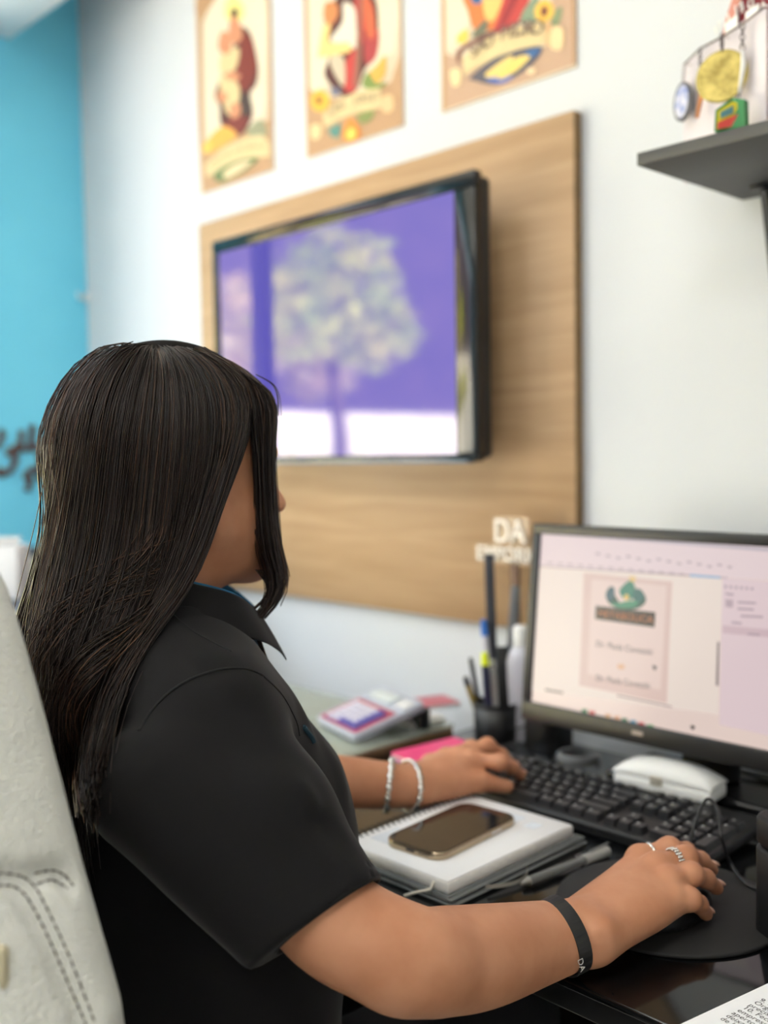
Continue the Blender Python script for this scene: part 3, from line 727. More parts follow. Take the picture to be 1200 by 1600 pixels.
MB().tube([tuple(p) for p in spline(cp, 10)], .0019, 8).build('cord', m_black, ms)

# ================================================================== notebook, phone, pen
NT = .7735
c_l, c_f, c_r, c_n = onZ(547, 1297, NT), onZ(738, 1236, NT), onZ(893, 1277, NT), onZ(700, 1378, NT)
nf = frame((c_l+c_n)/2*0+c_n, (c_f-c_l)+(c_r-c_n), (c_l-c_n)+(c_f-c_r))   # x along the spine, y towards the spine
NL = (np.linalg.norm(c_f-c_l)+np.linalg.norm(c_r-c_n))/2; NW = (np.linalg.norm(c_l-c_n)+np.linalg.norm(c_f-c_r))/2
nf.translation.z = ZD
nb = empty('spiral_planner', (nf.translation.x, nf.translation.y, ZD), 'white spiral planner lying under the phone', 'planner')
m_cover = M('grey_clear_cover', (120, 124, 124), .15, alpha=.8); m_pages = M('page_edges', (214, 212, 208), .7, var=(90, (232, 230, 226), (1, 1, 9)))
MB(nf).box((-.004, -.004, .0082), (NL+.004, NW+.002, .0094), .001).build('back_cover', m_cover, nb)
MB(nf).box((0, 0, .0095), (NL, NW-.004, .0216), .001, seg=1).build('page_block', m_pages, nb)
MB(nf).box((.001, .001, .0217), (NL-.001, NW-.004, .0232), .0006, seg=1).build('top_page', m_paper, nb)
rg = MB(nf)
for i in range(24):
    x = .008+i*(NL-.016)/23
    rg.tube([(x+.0006*k/12, NW-.003+.0085*math.cos(q), .0165+.0098*math.sin(q)) for k, q in enumerate([math.pi*2*j/12 for j in range(13)])], .0011, 6)
rg.build('spiral_wire', m_darkmetal, nb)
pr = MB(nf); grey = (198, 202, 210)
for i in range(24):
    x = .008+i*(NL-.016)/23; pr.box((x-.0022, NW-.013, .02322), (x+.0022, NW-.0085, .02330), mi=1)
pr.box((.03, NW-.055, .0233), (.075, NW-.02, .02338)); pr.box((NL-.075, .055, .0233), (NL-.02, .085, .02338)); pr.box((NL-.045, .025, .0233), (NL-.025, .042, .02338))
pr.build('page_print', [flat((214, 220, 228)), flat((120, 122, 126))], nb)
MB(nf).tube([(.0, .02, .018), (-.010, .016, .014), (-.018, .03, .009), (-.03, .035, .008)], .0016, 6).build('bookmark_ribbon', M('cream_ribbon', (210, 204, 190), .7), nb)
# grey folder under the planner with its elastic strap
fo = empty('document_folder', (nf.translation.x, nf.translation.y, ZD), 'grey clear folder with elastic strap beneath the planner', 'folder')
MB(nf).box((-.006, -.012, .0005), (NL+.012, NW+.004, .0025), .0015).build('lower_cover', m_cover, fo)
MB(nf).box((-.001, -.003, .0026), (NL+.004, NW-.006, .0058), .0006, seg=1).build('sheets', m_pages, fo)
MB(nf).box((-.005, -.009, .0059), (NL+.011, NW+.002, .0078), .001).build('upper_cover', m_cover, fo)
q = [(NL*.52, -.0125, .006), (NL*.47, -.022, .0045), (NL*.38, -.026, .0035), (NL*.28, -.021, .004), (NL*.2, -.0125, .006)]
qq = spline([A(*p) for p in q], 6); stp = MB(nf)
for i in range(len(qq)-1):
    a, b = qq[i], qq[i+1]; w_ = A(.0, .0, .0045)
    stp.add([a-w_*.5+A(0, 0, .002), b-w_*.5+A(0, 0, .002), b+w_*.5+A(0, 0, .002), a+w_*.5+A(0, 0, .002)], [(0, 1, 2, 3)], 0, True)
stp.build('elastic_strap', M('grey_elastic', (150, 148, 140), .8), fo)
# phone
ZP = ZD+.0235
p_l, p_f, p_r, p_n = onZ(606, 1306, ZP+.008), onZ(731, 1250, ZP+.008), onZ(815, 1275, ZP+.008), onZ(687, 1338, ZP+.008)
pf = frame(p_n, (p_r-p_n)+(p_f-p_l), (p_l-p_n)+(p_f-p_r)); pf.translation.z = ZP
PL = (np.linalg.norm(p_f-p_l)+np.linalg.norm(p_r-p_n))/2; PW = (np.linalg.norm(p_l-p_n)+np.linalg.norm(p_f-p_r))/2
def rrect(w, h, r, n=6):
    out = []
    for (cx, cy, a0) in ((w-r, h-r, 0), (r, h-r, 90), (r, r, 180), (w-r, r, 270)):
        for i in range(n+1): q_ = math.radians(a0+90*i/n); out.append((cx+r*math.cos(q_), cy+r*math.sin(q_)))
    return out
def slab(mb, w, h, r, z0, z1, mi=0, inset=0.0):
    P = [(x+inset, y+inset) for (x, y) in rrect(w-2*inset, h-2*inset, max(r-inset, .001))]
    b = min(.0012, (z1-z0)*.4); n = len(P); cx, cy = w/2, h/2; rings = []
    for (z, s_) in ((z0, b), (z0+b, 0), (z1-b, 0), (z1, b)):
        rings += [(x+(cx-x)/abs(cx)*s_*.6 if False else x-(s_ if x > cx else -s_)*.6, y-(s_ if y > cy else -s_)*.6, z) for (x, y) in P]
    fs = [(k*n+i, k*n+(i+1) % n, (k+1)*n+(i+1) % n, (k+1)*n+i) for k in range(3) for i in range(n)]
    mb.add(rings, fs, mi, True); mb.add(rings[:n], [tuple(range(n))[::-1]], mi); mb.add(rings[3*n:], [tuple(range(n))], mi)
    return mb
ph = empty('smartphone', (pf.translation.x, pf.translation.y, ZP), 'smartphone with dark screen and gold edge lying on the planner', 'phone')
m_gold = M('champagne_metal', (182, 164, 138), .25, .9)
slab(MB(pf), PL, PW, .018, 0, .0085).build('case', m_gold, ph)
slab(MB(pf), PL, PW, .018, .0086, .0092, 0, .0022).build('screen', M('phone_glass', (10, 10, 11), .06), ph)
MB(pf).box((PL*.62, -.0008, .003), (PL*.74, .0006, .006), .0004).build('side_button', m_silver, ph)
for k in range(5): MB(pf).cyl((-.0006, PW*(.2+.035*k), .0042), (.0006, PW*(.2+.035*k), .0042), .0009, 8).build('speaker_hole', m_black, ph)
MB(pf).box((-.0008, PW*.43, .0028), (.0006, PW*.57, .0056), .0008).build('charging_port', m_black, ph)
# pen
a, b = onZ(814, 1381, ZD+.006), onZ(949, 1330, ZD+.006); t = (b-a)/np.linalg.norm(b-a)
pe = empty('ballpoint_pen', tuple((a+b)/2-A(0, 0, .006)), 'clear grey ballpoint pen on the black desk beside the planner', 'pen')
m_clr = M('smoky_clear_plastic', (120, 122, 120), .12, alpha=.7)
MB().cyl(a+t*.012, a+t*.105, .0050, 14).build('barrel', m_clr, pe)
MB().cyl(a, a+t*.012, .0016, 14, r2=.0050).build('tip', M('pen_tip', (150, 148, 142), .3, .6), pe)
MB().cyl(a+t*.10, b, .0062, 14).build('cap', M('pen_cap_clear', (170, 170, 166), .15, alpha=.75), pe)
MB().box(tuple(a+t*.112+A(-.0016, -.0016, .0062)), tuple(a+t*.112+A(.0016, .036, .0082)), .0006).build('clip', m_clr, pe)
MB().cyl(a+t*.012, a+t*.095, .0018, 8).build('refill', m_black, pe)

# ================================================================== glasses case, coil of cable
ZB = ZD+.0202
g1, g2 = onZ(957, 1226, ZB), onZ(1096, 1258, ZB)
gf = frame(g1, g2-g1, A(0, 1, 0)); GL = np.linalg.norm(g2-g1)+.012; GD = .052
gc = empty('glasses_case', tuple(g1), 'white hard glasses case lying below the monitor', 'glasses case')
m_case = M('white_case_plastic', (226, 226, 224), .35)
MB(gf).box((0, 0, 0), (GL, GD, .019), .006, seg=3).build('lower_half', m_case, gc)
lid = MB(gf); n = 22; prof = []
for i in range(n+1):
    tt = i/n; prof.append((tt*GL, .020+.0175*(1-abs(2*tt-1)**2.6)**.75+.003))
vs = []; fs = []
for j, (yy_, ins) in enumerate(((0, 0), (.002, 0), (.010, .0), (GD*.5, -.001), (GD-.010, 0), (GD-.002, 0), (GD, 0))):
    hs = (.25, .62, .93, 1, .93, .62, .25)[j]
    for (x, z) in prof: vs.append((x, yy_, .0195+(z-.0195)*hs))
m_ = n+1
fs = [(j*m_+i, j*m_+i+1, (j+1)*m_+i+1, (j+1)*m_+i) for j in range(6) for i in range(n)]
lid.add(vs, fs, 0, True); base = [(x, y, .0195) for y in (0, GD) for (x, z) in prof]
lid.add(base, [(i, i+1, m_+i+1, m_+i) for i in range(n)], 0)
lid.add(vs[:m_]+base[:m_], [(i, i+1, m_+i+1, m_+i) for i in range(n)], 0, True); lid.add(vs[6*m_:]+base[m_:], [(i, i+1, m_+i+1, m_+i) for i in range(n)], 0, True)
lid.add([vs[j*m_] for j in range(7)]+[base[0], base[m_]], [tuple(range(7))+(8, 7)]); lid.add([vs[j*m_+n] for j in range(7)]+[base[n], base[m_+n]], [tuple(range(7))+(8, 7)])
lid.build('lid', m_case, gc)
MB(gf).box((GL*.40, -.0015, .012), (GL*.52, .001, .024), .0008).build('clasp', M('case_clasp', (196, 190, 176), .3, .4), gc)
cc = onZ(905, 1192, ZD+.004)
coil = []
for i in range(160):
    q = i/160*2*math.pi*4; rr = .030+.003*math.sin(i*.13); coil.append((cc[0]+rr*math.cos(q)*1.0, cc[1]+rr*math.sin(q)*.9, ZD+.004+i/160*.016+.001*math.sin(q*1.3)))
tag(MB().tube(coil, .0028, 8).build('coiled_cable', M('grey_cable', (120, 120, 122), .4)), 'coil of grey cable on the desk behind the keyboard', 'cable')
cw = [(-.62, 1.30, ZD+.022), at(1100, 1185, 1.46), at(1130, 1198, 1.47), at(1160, 1205, 1.47), (-.50, 1.31, ZD+.03)]
tag(MB().tube([tuple(p) for p in spline([A(*p) for p in cw], 8)], .0032, 8).build('power_cord', m_black), 'black power cord curling under the monitor screen', 'cord')

# ================================================================== black device at the right edge
dv = empty('label_printer', (-.40, .995, ZD), 'black rounded desktop device with cylindrical top beside the mouse pad', 'printer')
dvL = onZ(1172, 1448, ZD)
df = frame(A(dvL[0]-.002, dvL[1]-.003, ZD), A(.86, -.5, 0), A(.5, .86, 0))
m_dev = M('device_black', (26, 26, 27), .6, spec=.3, bump=(800, .15, .0003))
def soft(mb, w, d, r, z0, z1, b=.003, mi=0):
    P = rrect(w, d, r, 10); n = len(P); R_ = []; cx, cy = w/2, d/2
    for (z, s_) in ((z0, b), (z0+b, 0), (z1-b, 0), (z1-b*.3, b*.35), (z1, b)):
        R_ += [(cx+(x-cx)*(1-s_/cx), cy+(y-cy)*(1-s_/cy), z) for (x, y) in P]
    mb.add(R_, [(k*n+i, k*n+(i+1) % n, (k+1)*n+(i+1) % n, (k+1)*n+i) for k in range(4) for i in range(n)], mi, True)
    mb.add(R_[:n], [tuple(range(n))[::-1]], mi); mb.add(R_[4*n:], [tuple(range(n))], mi); return mb
soft(MB(df), .13, .11, .022, 0, .087).build('body', m_dev, dv)
soft(MB(df), .13, .11, .022, .0882, .117, .004).build('top_cover', m_dev, dv)
MB(df).lathe([(.037, .117), (.038, .119), (.038, .143), (.0365, .146), (.033, .146), (.033, .138), (0, .138)], (.060, .042, 0), 40).build('cylindrical_top', m_dev, dv)
MB(df).box((.074, -.0008, .03), (.118, .001, .075), .0006).build('display', m_blackgloss, dv)

# ================================================================== printed paper at the front
pa = empty('printed_sheet', (-.33, .80, ZD), 'white sheet printed with numbered lines at the front of the desk', 'paper')
e0, e1 = onZ(1065, 1600, ZD+.001), onZ(1200, 1537, ZD+.001)
eu = (e1-e0)/np.linalg.norm(e1-e0); er = A(eu[1], -eu[0], 0)
ppf = frame(e0-eu*.012, er, eu)
MB(ppf).box((0, 0, -.0004), (.21, .165, .0004)).build('sheet', m_paper, pa)
t0 = onZ(1168, 1572, ZD+.001); loc0 = ppf.inverted() @ Vector(t0)
LINES = ['Materiais', '9. Revisar', 'Organizar', 'precisa de', '10. Fechar', 'empresa e', 'aperto', 'deixar', 'de lado']
sp = .0072
for i, tx in enumerate(LINES):
    me = text_mesh(tx, .0082, ppf @ Matrix.Translation((loc0.x+(.006 if i == 0 else 0), loc0.y+(3-i)*sp, .0006)))
    obj('text_line', me, flat((40, 40, 44)), pa)

# ================================================================== coloured notepads
for k, (c, nm, lab) in enumerate(((( 40, 120, 60), 'green', 'green notepad at the bottom of the small stack'), ((36, 70, 150), 'blue', 'blue notepad in the middle of the small stack'), ((236, 62, 128), 'pink', 'bright pink notepad on top of the small stack by the wrist'))):
    z = ZD+.0005+k*.0085
    q = [onZ(626, 1172, ZD+.026), onZ(722, 1148, ZD+.026), onZ(757, 1166, ZD+.026), onZ(655, 1192, ZD+.026)]
    f_ = frame(q[3], q[2]-q[3], q[0]-q[3]); f_.translation.z = z
    L_ = np.linalg.norm(q[2]-q[3]); W_ = np.linalg.norm(q[0]-q[3])
    n_ = empty('notepad', (f_.translation.x, f_.translation.y, z), lab, 'notepad', 'stacked notepads')
    slab(MB(f_), L_, W_, .006, 0, .0018).build('back_cover', M(nm+'_cover', c, .4), n_)
    slab(MB(f_), L_, W_, .006, .0019, .006, 0, .0015).build('page_block', m_pages, n_)
    slab(MB(f_), L_, W_, .006, .0061, .0083).build('front_cover', M(nm+'_cover', c, .4), n_)

# ================================================================== calculator
k_nl, k_nr, k_fr, k_fl = onZ(491, 1120, WD+.014), onZ(552, 1149, WD+.014), onZ(668, 1099, WD+.05), onZ(598, 1071, WD+.05)
exk = (k_nr-k_nl)+(k_fr-k_fl); eyk = (k_fl-k_nl)+(k_fr-k_nr)
CW = (np.linalg.norm(k_nr-k_nl)+np.linalg.norm(k_fr-k_fl))/2; CL = (np.linalg.norm(k_fl-k_nl)+np.linalg.norm(k_fr-k_nr))/2
cf = frame(k_nl, exk, eyk)
ca = empty('desk_calculator', (float(k_nl[0]), float(k_nl[1]), WD), 'grey desk calculator with red and violet keypad on the glass desk', 'calculator')
m_cg = M('calculator_grey', (176, 182, 196), .4)
slab(MB(cf), CW, CL, .014, -.012, 0).build('body', m_cg, ca)
MB().box((float(k_fl[0])+.02, float(k_fl[1])-.03, WD), (float(k_fr[0])-.02, float(k_fl[1])-.012, float(k_fl[2])-.016), .002).build('prop_foot', m_black, ca)
MB(cf).box((CW*.06, CL*.05, .0001), (CW*.94, CL*.62, .0008)).build('keypad_panel', flat((176, 66, 84)), ca)
MB(cf).box((CW*.14, CL*.09, .0008), (CW*.86, CL*.55, .0013)).build('keypad_field', flat((92, 88, 160)), ca)
MB(cf).box((CW*.08, CL*.72, .0001), (CW*.62, CL*.92, .003), .001).build('display', M('lcd_grey', (206, 214, 214), .15), ca)
MB(cf).box((CW*.70, CL*.74, .0001), (CW*.94, CL*.90, .003), .001).build('solar_cell', M('solar_cell', (226, 226, 226), .2), ca)
kme = MB().box((-CW*.055, -CL*.033, 0), (CW*.055, CL*.033, .004), .0012).mesh('calculator_key'); kmats = [M('key_white', (226, 222, 232), .4), M('key_violet', (104, 98, 176), .4)]
kme2 = kme.copy(); kme.materials.append(kmats[0]); kme2.materials.append(kmats[1])
for r_ in range(5):
    for c_ in range(5):
        p = cf @ Vector((CW*(.22+c_*.14), CL*(.135+r_*.092), .0014))
        o = obj('key', kme2 if (r_ == 0 and c_ > 1) or c_ == 4 else kme, kmats[0], ca, p); o.rotation_euler = cf.to_euler()
# things behind the calculator
bk = empty('paper_booklet', (-1.22, 1.2, WD), 'thin red and white booklet lying behind the calculator', 'booklet')
bq = onZ(660, 1112, WD+.004); bf = frame(A(bq[0]-.02, bq[1]-.01, WD+.0005), A(.35, .94, 0), A(-.94, .35, 0))
MB(bf).box((0, 0, 0), (.10, .07, .006), .001).build('pages', m_paper, bk)
MB(bf).box((0, 0, .0061), (.10, .07, .0072), .0004).build('cover', flat((196, 110, 120)), bk)
ch = empty('card_holder', (-1.2, 1.13, WD), 'small white card holder on the glass desk corner', 'card holder')
cq = onZ(640, 1140, WD); hf = frame(A(cq[0], cq[1], WD+.0005), A(.2, .98, 0), A(-.98, .2, 0))
MB(hf).box((0, 0, 0), (.075, .045, .008), .002).build('base', M('white_plastic', (220, 222, 218), .35), ch)
MB(hf).box((.006, .006, .0082), (.069, .039, .012), .0004).build('cards', m_paper, ch)

# ================================================================== pen holder with pens and rulers
pcx = onZ(766, 1160, ZD); hc = A(pcx[0]-.005, pcx[1]+.02, ZD)
hd_ = empty('pen_holder', tuple(hc), 'black pen holder behind the left hand', 'pen holder')
cupH = .062
MB().lathe([(0, .0), (.034, .0), (.035, .002), (.036, cupH), (.0335, cupH), (.0325, .004), (0, .004)], tuple(hc+A(0, 0, .0005)), 32).build('cup', m_black, hd_)
MB().lathe([(.0362, cupH-.006), (.0372, cupH-.004), (.0372, cupH), (.0362, cupH+.001)], tuple(hc+A(0, 0, .0005)), 32).build('rim', m_blkpaint, hd_)
def stick(name, p_top, p_bot, w, th, m, label, cat, depth_z, parts=()):
    """flat or round stick from holder to pixel top"""
    b = hc+A(p_bot[0], p_bot[1], .006); tp = at(p_top[0], p_top[1], depth_z)
    t_ = (tp-b); L_ = np.linalg.norm(t_); t_ /= L_
    e_ = empty(name, tuple(b), label, cat, 'pens and rulers in the black holder')
    if th > 0:
        f_ = frame(b, t_, np.cross(FW, t_)); MB(f_).box((0, -w/2, -th/2), (L_, w/2, th/2), .0006).build('blade', m, e_)
    else:
        MB().cyl(b, b+t_*(L_*.86), w/2, 12).build('barrel', m, e_); MB().cyl(b+t_*(L_*.86), tp, w/2*1.06, 12, r2=w/2*.8).build('cap', parts[0] if parts else m, e_)
    return e_, b, t_, L_
zc = float((hc-CAM)@FW)
m_rul = M('steel_ruler_dark', (66, 68, 76), .35, .5); m_rul2 = M('steel_ruler_grey', (124, 126, 130), .35, .5)
stick('steel_ruler', (764, 866), (-.012, .012), .016, .0015, m_rul, 'dark steel ruler standing tallest in the black pen holder', 'ruler', zc+.02)
stick('steel_ruler', (806, 916), (.012, .006), .015, .0015, m_rul2, 'grey steel ruler leaning right in the pen holder', 'ruler', zc+.01)
stick('marker_pen', (755, 968), (.0, -.004), .0115, 0, M('marker_white', (196, 196, 206), .4), 'white marker with blue cap in the pen holder', 'marker', zc, (M('blue_cap', (40, 110, 200), .4),))
stick('highlighter', (757, 1020), (.004, -.018), .013, 0, M('marker_dark', (40, 44, 70), .4), 'highlighter with bright yellow cap in the pen holder', 'highlighter', zc-.03, (M('yellow_cap', (226, 240, 30), .4),))
stick('pen', (735, 1028), (-.018, -.006), .008, 0, m_black, 'thin black pen at the left of the pen holder', 'pen', zc-.005, (m_black,))
stick('pen', (727, 1058), (-.024, -.0), .010, 0, M('pen_yellow', (150, 124, 40), .4), 'yellow and black pen lowest in the pen holder', 'pen', zc, (m_black,))
stick('pen', (770, 1030), (.016, -.014), .009, 0, M('pen_silver', (190, 190, 186), .3, .5), 'silver pen leaning right in the pen holder', 'pen', zc-.02, (m_silver,))
stick('scissors', (786, 1010), (.02, .0), .020, .004, m_blkpaint, 'black handled tool standing at the right of the pen holder', 'tool', zc)
wb = onZ(797, 1165, ZD); wbt = empty('spray_bottle', (wb[0], wb[1]+.035, ZD), 'translucent white bottle standing between pen holder and monitor', 'bottle')
m_bot = M('translucent_white', (206, 206, 216), .3, alpha=.9)
bo = (wb[0]-.012, wb[1]+.045, ZD+.0005)
MB().lathe([(0, 0), (.022, 0), (.024, .003), (.024, .125), (.020, .142), (.011, .155), (0, .155)], bo, 28).build('body', m_bot, wbt)
MB().lathe([(.013, .152), (.013, .182), (.010, .186), (0, .186)], bo, 24).build('cap', m_case, wbt)
# dark webcam-like box left of the monitor foot
sk = onZ(845, 1185, ZD); spk = empty('desk_speaker', (sk[0], sk[1], ZD), 'small black speaker beside the left side of the monitor', 'speaker')
MB().box((sk[0]-.035, sk[1]+.0, ZD+.0005), (sk[0]+.02, sk[1]+.06, ZD+.085), .008).build('cabinet', m_blkpaint, spk)
MB().cyl((sk[0]-.008, sk[1]+.0005, ZD+.045), (sk[0]-.008, sk[1]-.002, ZD+.045), .018, 24).build('grille', m_darkmetal, spk)
kc = [hc+A(.035, -.01, .03), hc+A(.05, .0, .028), hc+A(.07, .02, .045), A(sk[0]-.02, sk[1]+.03, ZD+.09)]
tag(MB().tube([tuple(p) for p in spline(kc, 8)], .0018, 6).build('thin_cable', m_black), 'thin black cable running from the pen holder to the monitor', 'cable')
# cut-out sign
sg = empty('acrylic_sign', tuple(onZ(800, 1150, ZD)), 'white cut-out acrylic lettering sign standing behind the pen holder', 'sign')
m_acr = M('white_acrylic', (228, 222, 214), .3)
sY = 1.325; s_a = onY(745, 873, sY); s_b = onY(824, 888, sY)
me = text_mesh('EMPORIO', 1.0, Matrix.Identity(4), extrude=.04); w = max(v.co.x for v in me.vertices)
sxx = (s_b[0]-s_a[0]+.03)/w; me.transform(Matrix.Translation(Vector(s_a)) @ Matrix.Rotation(math.radians(90), 4, 'X') @ Matrix.Diagonal((sxx, .034, .05, 1))); obj('lettering', me, m_acr, sg)
d_a = onY(772, 846, sY); me = text_mesh('DA', 1.0, Matrix.Identity(4), extrude=.04); w = max(v.co.x for v in me.vertices)
me.transform(Matrix.Translation(Vector(d_a)) @ Matrix.Rotation(math.radians(90), 4, 'X') @ Matrix.Diagonal((.068/w, .055, .05, 1))); obj('lettering', me, m_acr, sg)
MB().box((s_a[0]-.003, sY+.002, s_a[2]-.004), (s_b[0]+.03, sY+.004, s_a[2]+.026)).box((d_a[0]-.003, sY+.002, d_a[2]-.002), (d_a[0]+.072, sY+.004, d_a[2]+.042)).build('backing_plate', M('sign_backing', (196, 172, 146), .3, alpha=.6), sg)
m_brn = M('brown_wood_post', (92, 60, 40), .5)
pp = onY(806, 930, sY+.008)
MB().box((pp[0]-.009, sY+.004, ZD+.012), (pp[0]+.009, sY+.009, s_a[2]+.01), .001).build('post', m_brn, sg)
MB().box((pp[0]-.02, sY-.012, ZD+.0005), (pp[0]+.02, sY+.009, ZD+.012), .001).build('foot', m_brn, sg)

# ================================================================== shelf and key ring stand
shX = -.718; shY0 = 1.128; shZ = 1.572
m_shelf = M('charcoal_laminate', (66, 66, 66), .6, bump=(300, .1, .0005))
sh = empty('wall_shelf', (shX+.4, YW, shZ), 'charcoal wall shelf with black bracket at the upper right', 'shelf')
MB().box((shX, shY0, shZ), (.1, YW-.0005, shZ+.0155), .0006, seg=1).build('board', m_shelf, sh)
bq = onZ(1176, 292, shZ)
for bx_ in (bq[0]+.012, bq[0]+.46):
    br = MB(); y1 = YW-.001
    br.box((bx_-.012, bq[1]-.01, shZ-.006), (bx_+.012, y1, shZ-.0005), .001).box((bx_-.012, y1-.006, shZ-.2), (bx_+.012, y1, shZ-.006), .001)
    br.prism([(bx_-.004, bq[1]+.005, shZ-.006), (bx_-.004, bq[1]+.03, shZ-.006), (bx_-.004, y1-.006, shZ-.165), (bx_-.004, y1-.006, shZ-.19)], (.008, 0, 0))
    br.build('bracket', m_blkpaint, sh)
ST = shZ+.0156
kA = onY(1070, 100, 1.31); kd = A(.866, -.5, 0)
# length so that the right edge lands beyond the frame's right side
ks = empty('key_ring_stand', (kA[0]+.1, kA[1]-.06, ST), 'white display stand with maroon lettered arch on the shelf', 'display stand')
kf = frame(A(kA[0], kA[1], ST), kd, A(0, 0, 1))       # z local = towards -Y/-X side (front)
KL = .30
dA = ((lambda p: (kf.inverted() @ Vector(p)))(kA)).y
m_board = M('white_acrylic_board', (214, 206, 212), .35)
def kpt(x, y, lift=.002):
    n_ = np.array(kf.col[2][:3]); o_ = np.array(kf.translation)+n_*lift; d = ray(x, y); t = ((o_-CAM)@n_)/(d@n_); return CAM+d*t
def kl(x, y): v = kf.inverted() @ Vector(kpt(x, y)); return v
hL = kl(1070, 98).y; hR = kl(1196, 12).y
xr = kl(1197, 60).x
MB(kf).prism([(0, 0, -.003), (xr, 0, -.003), (xr, max(hL, hR), -.003), (0, hL, -.003)], (0, 0, .0045)).build('front_board', m_board, ks)
m_mar = M('maroon_print', (120, 30, 40), .35)
ar = [(xr*.45, hL*.98), (xr*.5, hL*1.12), (xr*.66, hL*1.36), (xr*.85, hL*1.52), (xr*1.1, hL*1.6), (xr*1.8, hL*1.55), (xr*1.8, 0), (xr*1.004, 0), (xr*1.004, hL*.98)]
MB(kf).prism([(x, y, -.010) for (x, y) in ar], (0, 0, .004)).build('maroon_arch', m_mar, ks)
m_ar2 = M('salmon_band', (196, 130, 116), .4)
arb = [(xr*.45, hL*1.02), (xr*.5, hL*1.14), (xr*.66, hL*1.38), (xr*.85, hL*1.54), (xr*1.1, hL*1.62), (xr*1.1, hL*1.46), (xr*.85, hL*1.38), (xr*.68, hL*1.22), (xr*.55, hL*1.02)]
MB(kf).prism([(x, y, -.0055) for (x, y) in arb], (0, 0, .002)).build('arch_band', m_ar2, ks)
lets = 'ILEDAM'; pos = [(1120, 44), (1137, 28), (1147, 18), (1157, 11), (1170, 6), (1190, 12)]
for ch_, (x, y) in zip('NILEDA', pos):
    n_ = np.array(kf.col[2][:3]); p = kpt(x, y+6, .0)
    v = kf.inverted() @ Vector(p)
    me = text_mesh(ch_, .019, kf @ Matrix.Translation((v.x, v.y, -.003)) @ Matrix.Rotation(math.radians(22 if x < 1160 else 8), 4, 'Z') @ Matrix.Diagonal((-1, 1, 1, 1)), extrude=.0006, align='CENTER')
    me.flip_normals(); obj('letter', me, m_case, ks)
for (x0_, x1_, yt, yb) in ((1131, 1150, 28, 52), (1163, 1183, 10, 34)):
    a_, b_ = kl(x0_, yb), kl(x1_, yt); MB(kf).box((a_.x, a_.y-.004, -.002), (b_.x, b_.y+.004, .0008), .0004).build('tab', m_case, ks)
nrm = np.array(kf.col[2][:3])
hooks = [kpt(1070, 100, .012), kpt(1094, 76, .012), kpt(1128, 58, .012), kpt(1160, 38, .012), kpt(1194, 12, .012)]
MB().tube([tuple(p) for p in hooks], .0014, 6).build('hanging_rail', M('rail_brown', (84, 60, 46), .4, .5), ks)
for p in (hooks[0], hooks[2], hooks[4]): MB().cyl(tuple(p), tuple(p-nrm*.012), .0012, 8).build('rail_peg', m_silver, ks)
def chain(mb, a, b, n, r=.0021):
    a = A(*a); b = A(*b)
    for i in range(n):
        c = a+(b-a)*(i+.5)/n; l = np.linalg.norm(b-a)/n*.62
        e1 = RT if i % 2 == 0 else FW
        mb.tube([tuple(c+e1*r*math.cos(q)+A(0, 0, 1)*l*math.sin(q)) for q in [2*math.pi*k/10 for k in range(10)]], .0008, 5, closed=True)
    return mb
m_ch = M('chain_steel', (96, 88, 90), .35, .8); m_chw = M('chain_white', (170, 160, 164), .35, .6)
def disc(c, n, up, rw, rh, th, mb, mi=0, k=36):
    n = A(*n)/np.linalg.norm(n); up = A(*up); s = np.cross(up, n); s /= np.linalg.norm(s); up = np.cross(n, s)
    P = [c+s*rw*math.cos(2*math.pi*i/k)+up*rh*math.sin(2*math.pi*i/k)-n*th/2 for i in range(k)]
    return mb.prism([tuple(p) for p in P], tuple(n*th), mi)
zk = float((hooks[2]-CAM)@FW)
# oval picture key ring
z1 = float((hooks[0]-CAM)@FW); c1 = at(1067, 159, z1); n1 = A(.95, -.3, 0)
k1 = empty('key_ring', tuple(c1), 'grey oval key ring with blue picture hanging at the left of the stand', 'key ring', 'key rings on the stand')
n1 = -(RT*.0+FW*.42)-RT*.9
disc(c1, n1, (0, 0, 1), .017, .0265, .004, MB()).build('oval_plate', M('key_ring_grey', (84, 84, 88), .35), k1)
disc(c1+n1*.0024, n1, (0, 0, 1), .0135, .022, .0006, MB()).build('picture', M('key_ring_picture', (104, 124, 190), .3, var=(90, (222, 220, 224))), k1)
chain(MB(), hooks[0], c1+A(0, 0, .026), 6).build('chain', m_chw, k1)
# orange leather strap
z2 = float((hooks[1]-CAM)@FW); t2 = at(1094, 116, z2); b2 = at(1089, 184, z2)
k2 = empty('key_ring', tuple(t2), 'slim orange key ring strap hanging between the oval and the coin', 'key ring', 'key rings on the stand')
MB().tube([tuple(t2), tuple(at(1096, 150, z2)), tuple(b2)], [.0022, .0034, .0024], 8).build('strap', M('orange_leather', (206, 132, 74), .5), k2)
chain(MB(), hooks[1], t2+A(0, 0, .008), 6).build('chain', m_ch, k2)
MB().tube([tuple(t2+A(0, 0, .004)+RT*.0042*math.cos(q)+A(0, 0, 1)*.0042*math.sin(q)) for q in [2*math.pi*i/14 for i in range(14)]], .0006, 6, closed=True).build('split_ring', m_silver, k2)
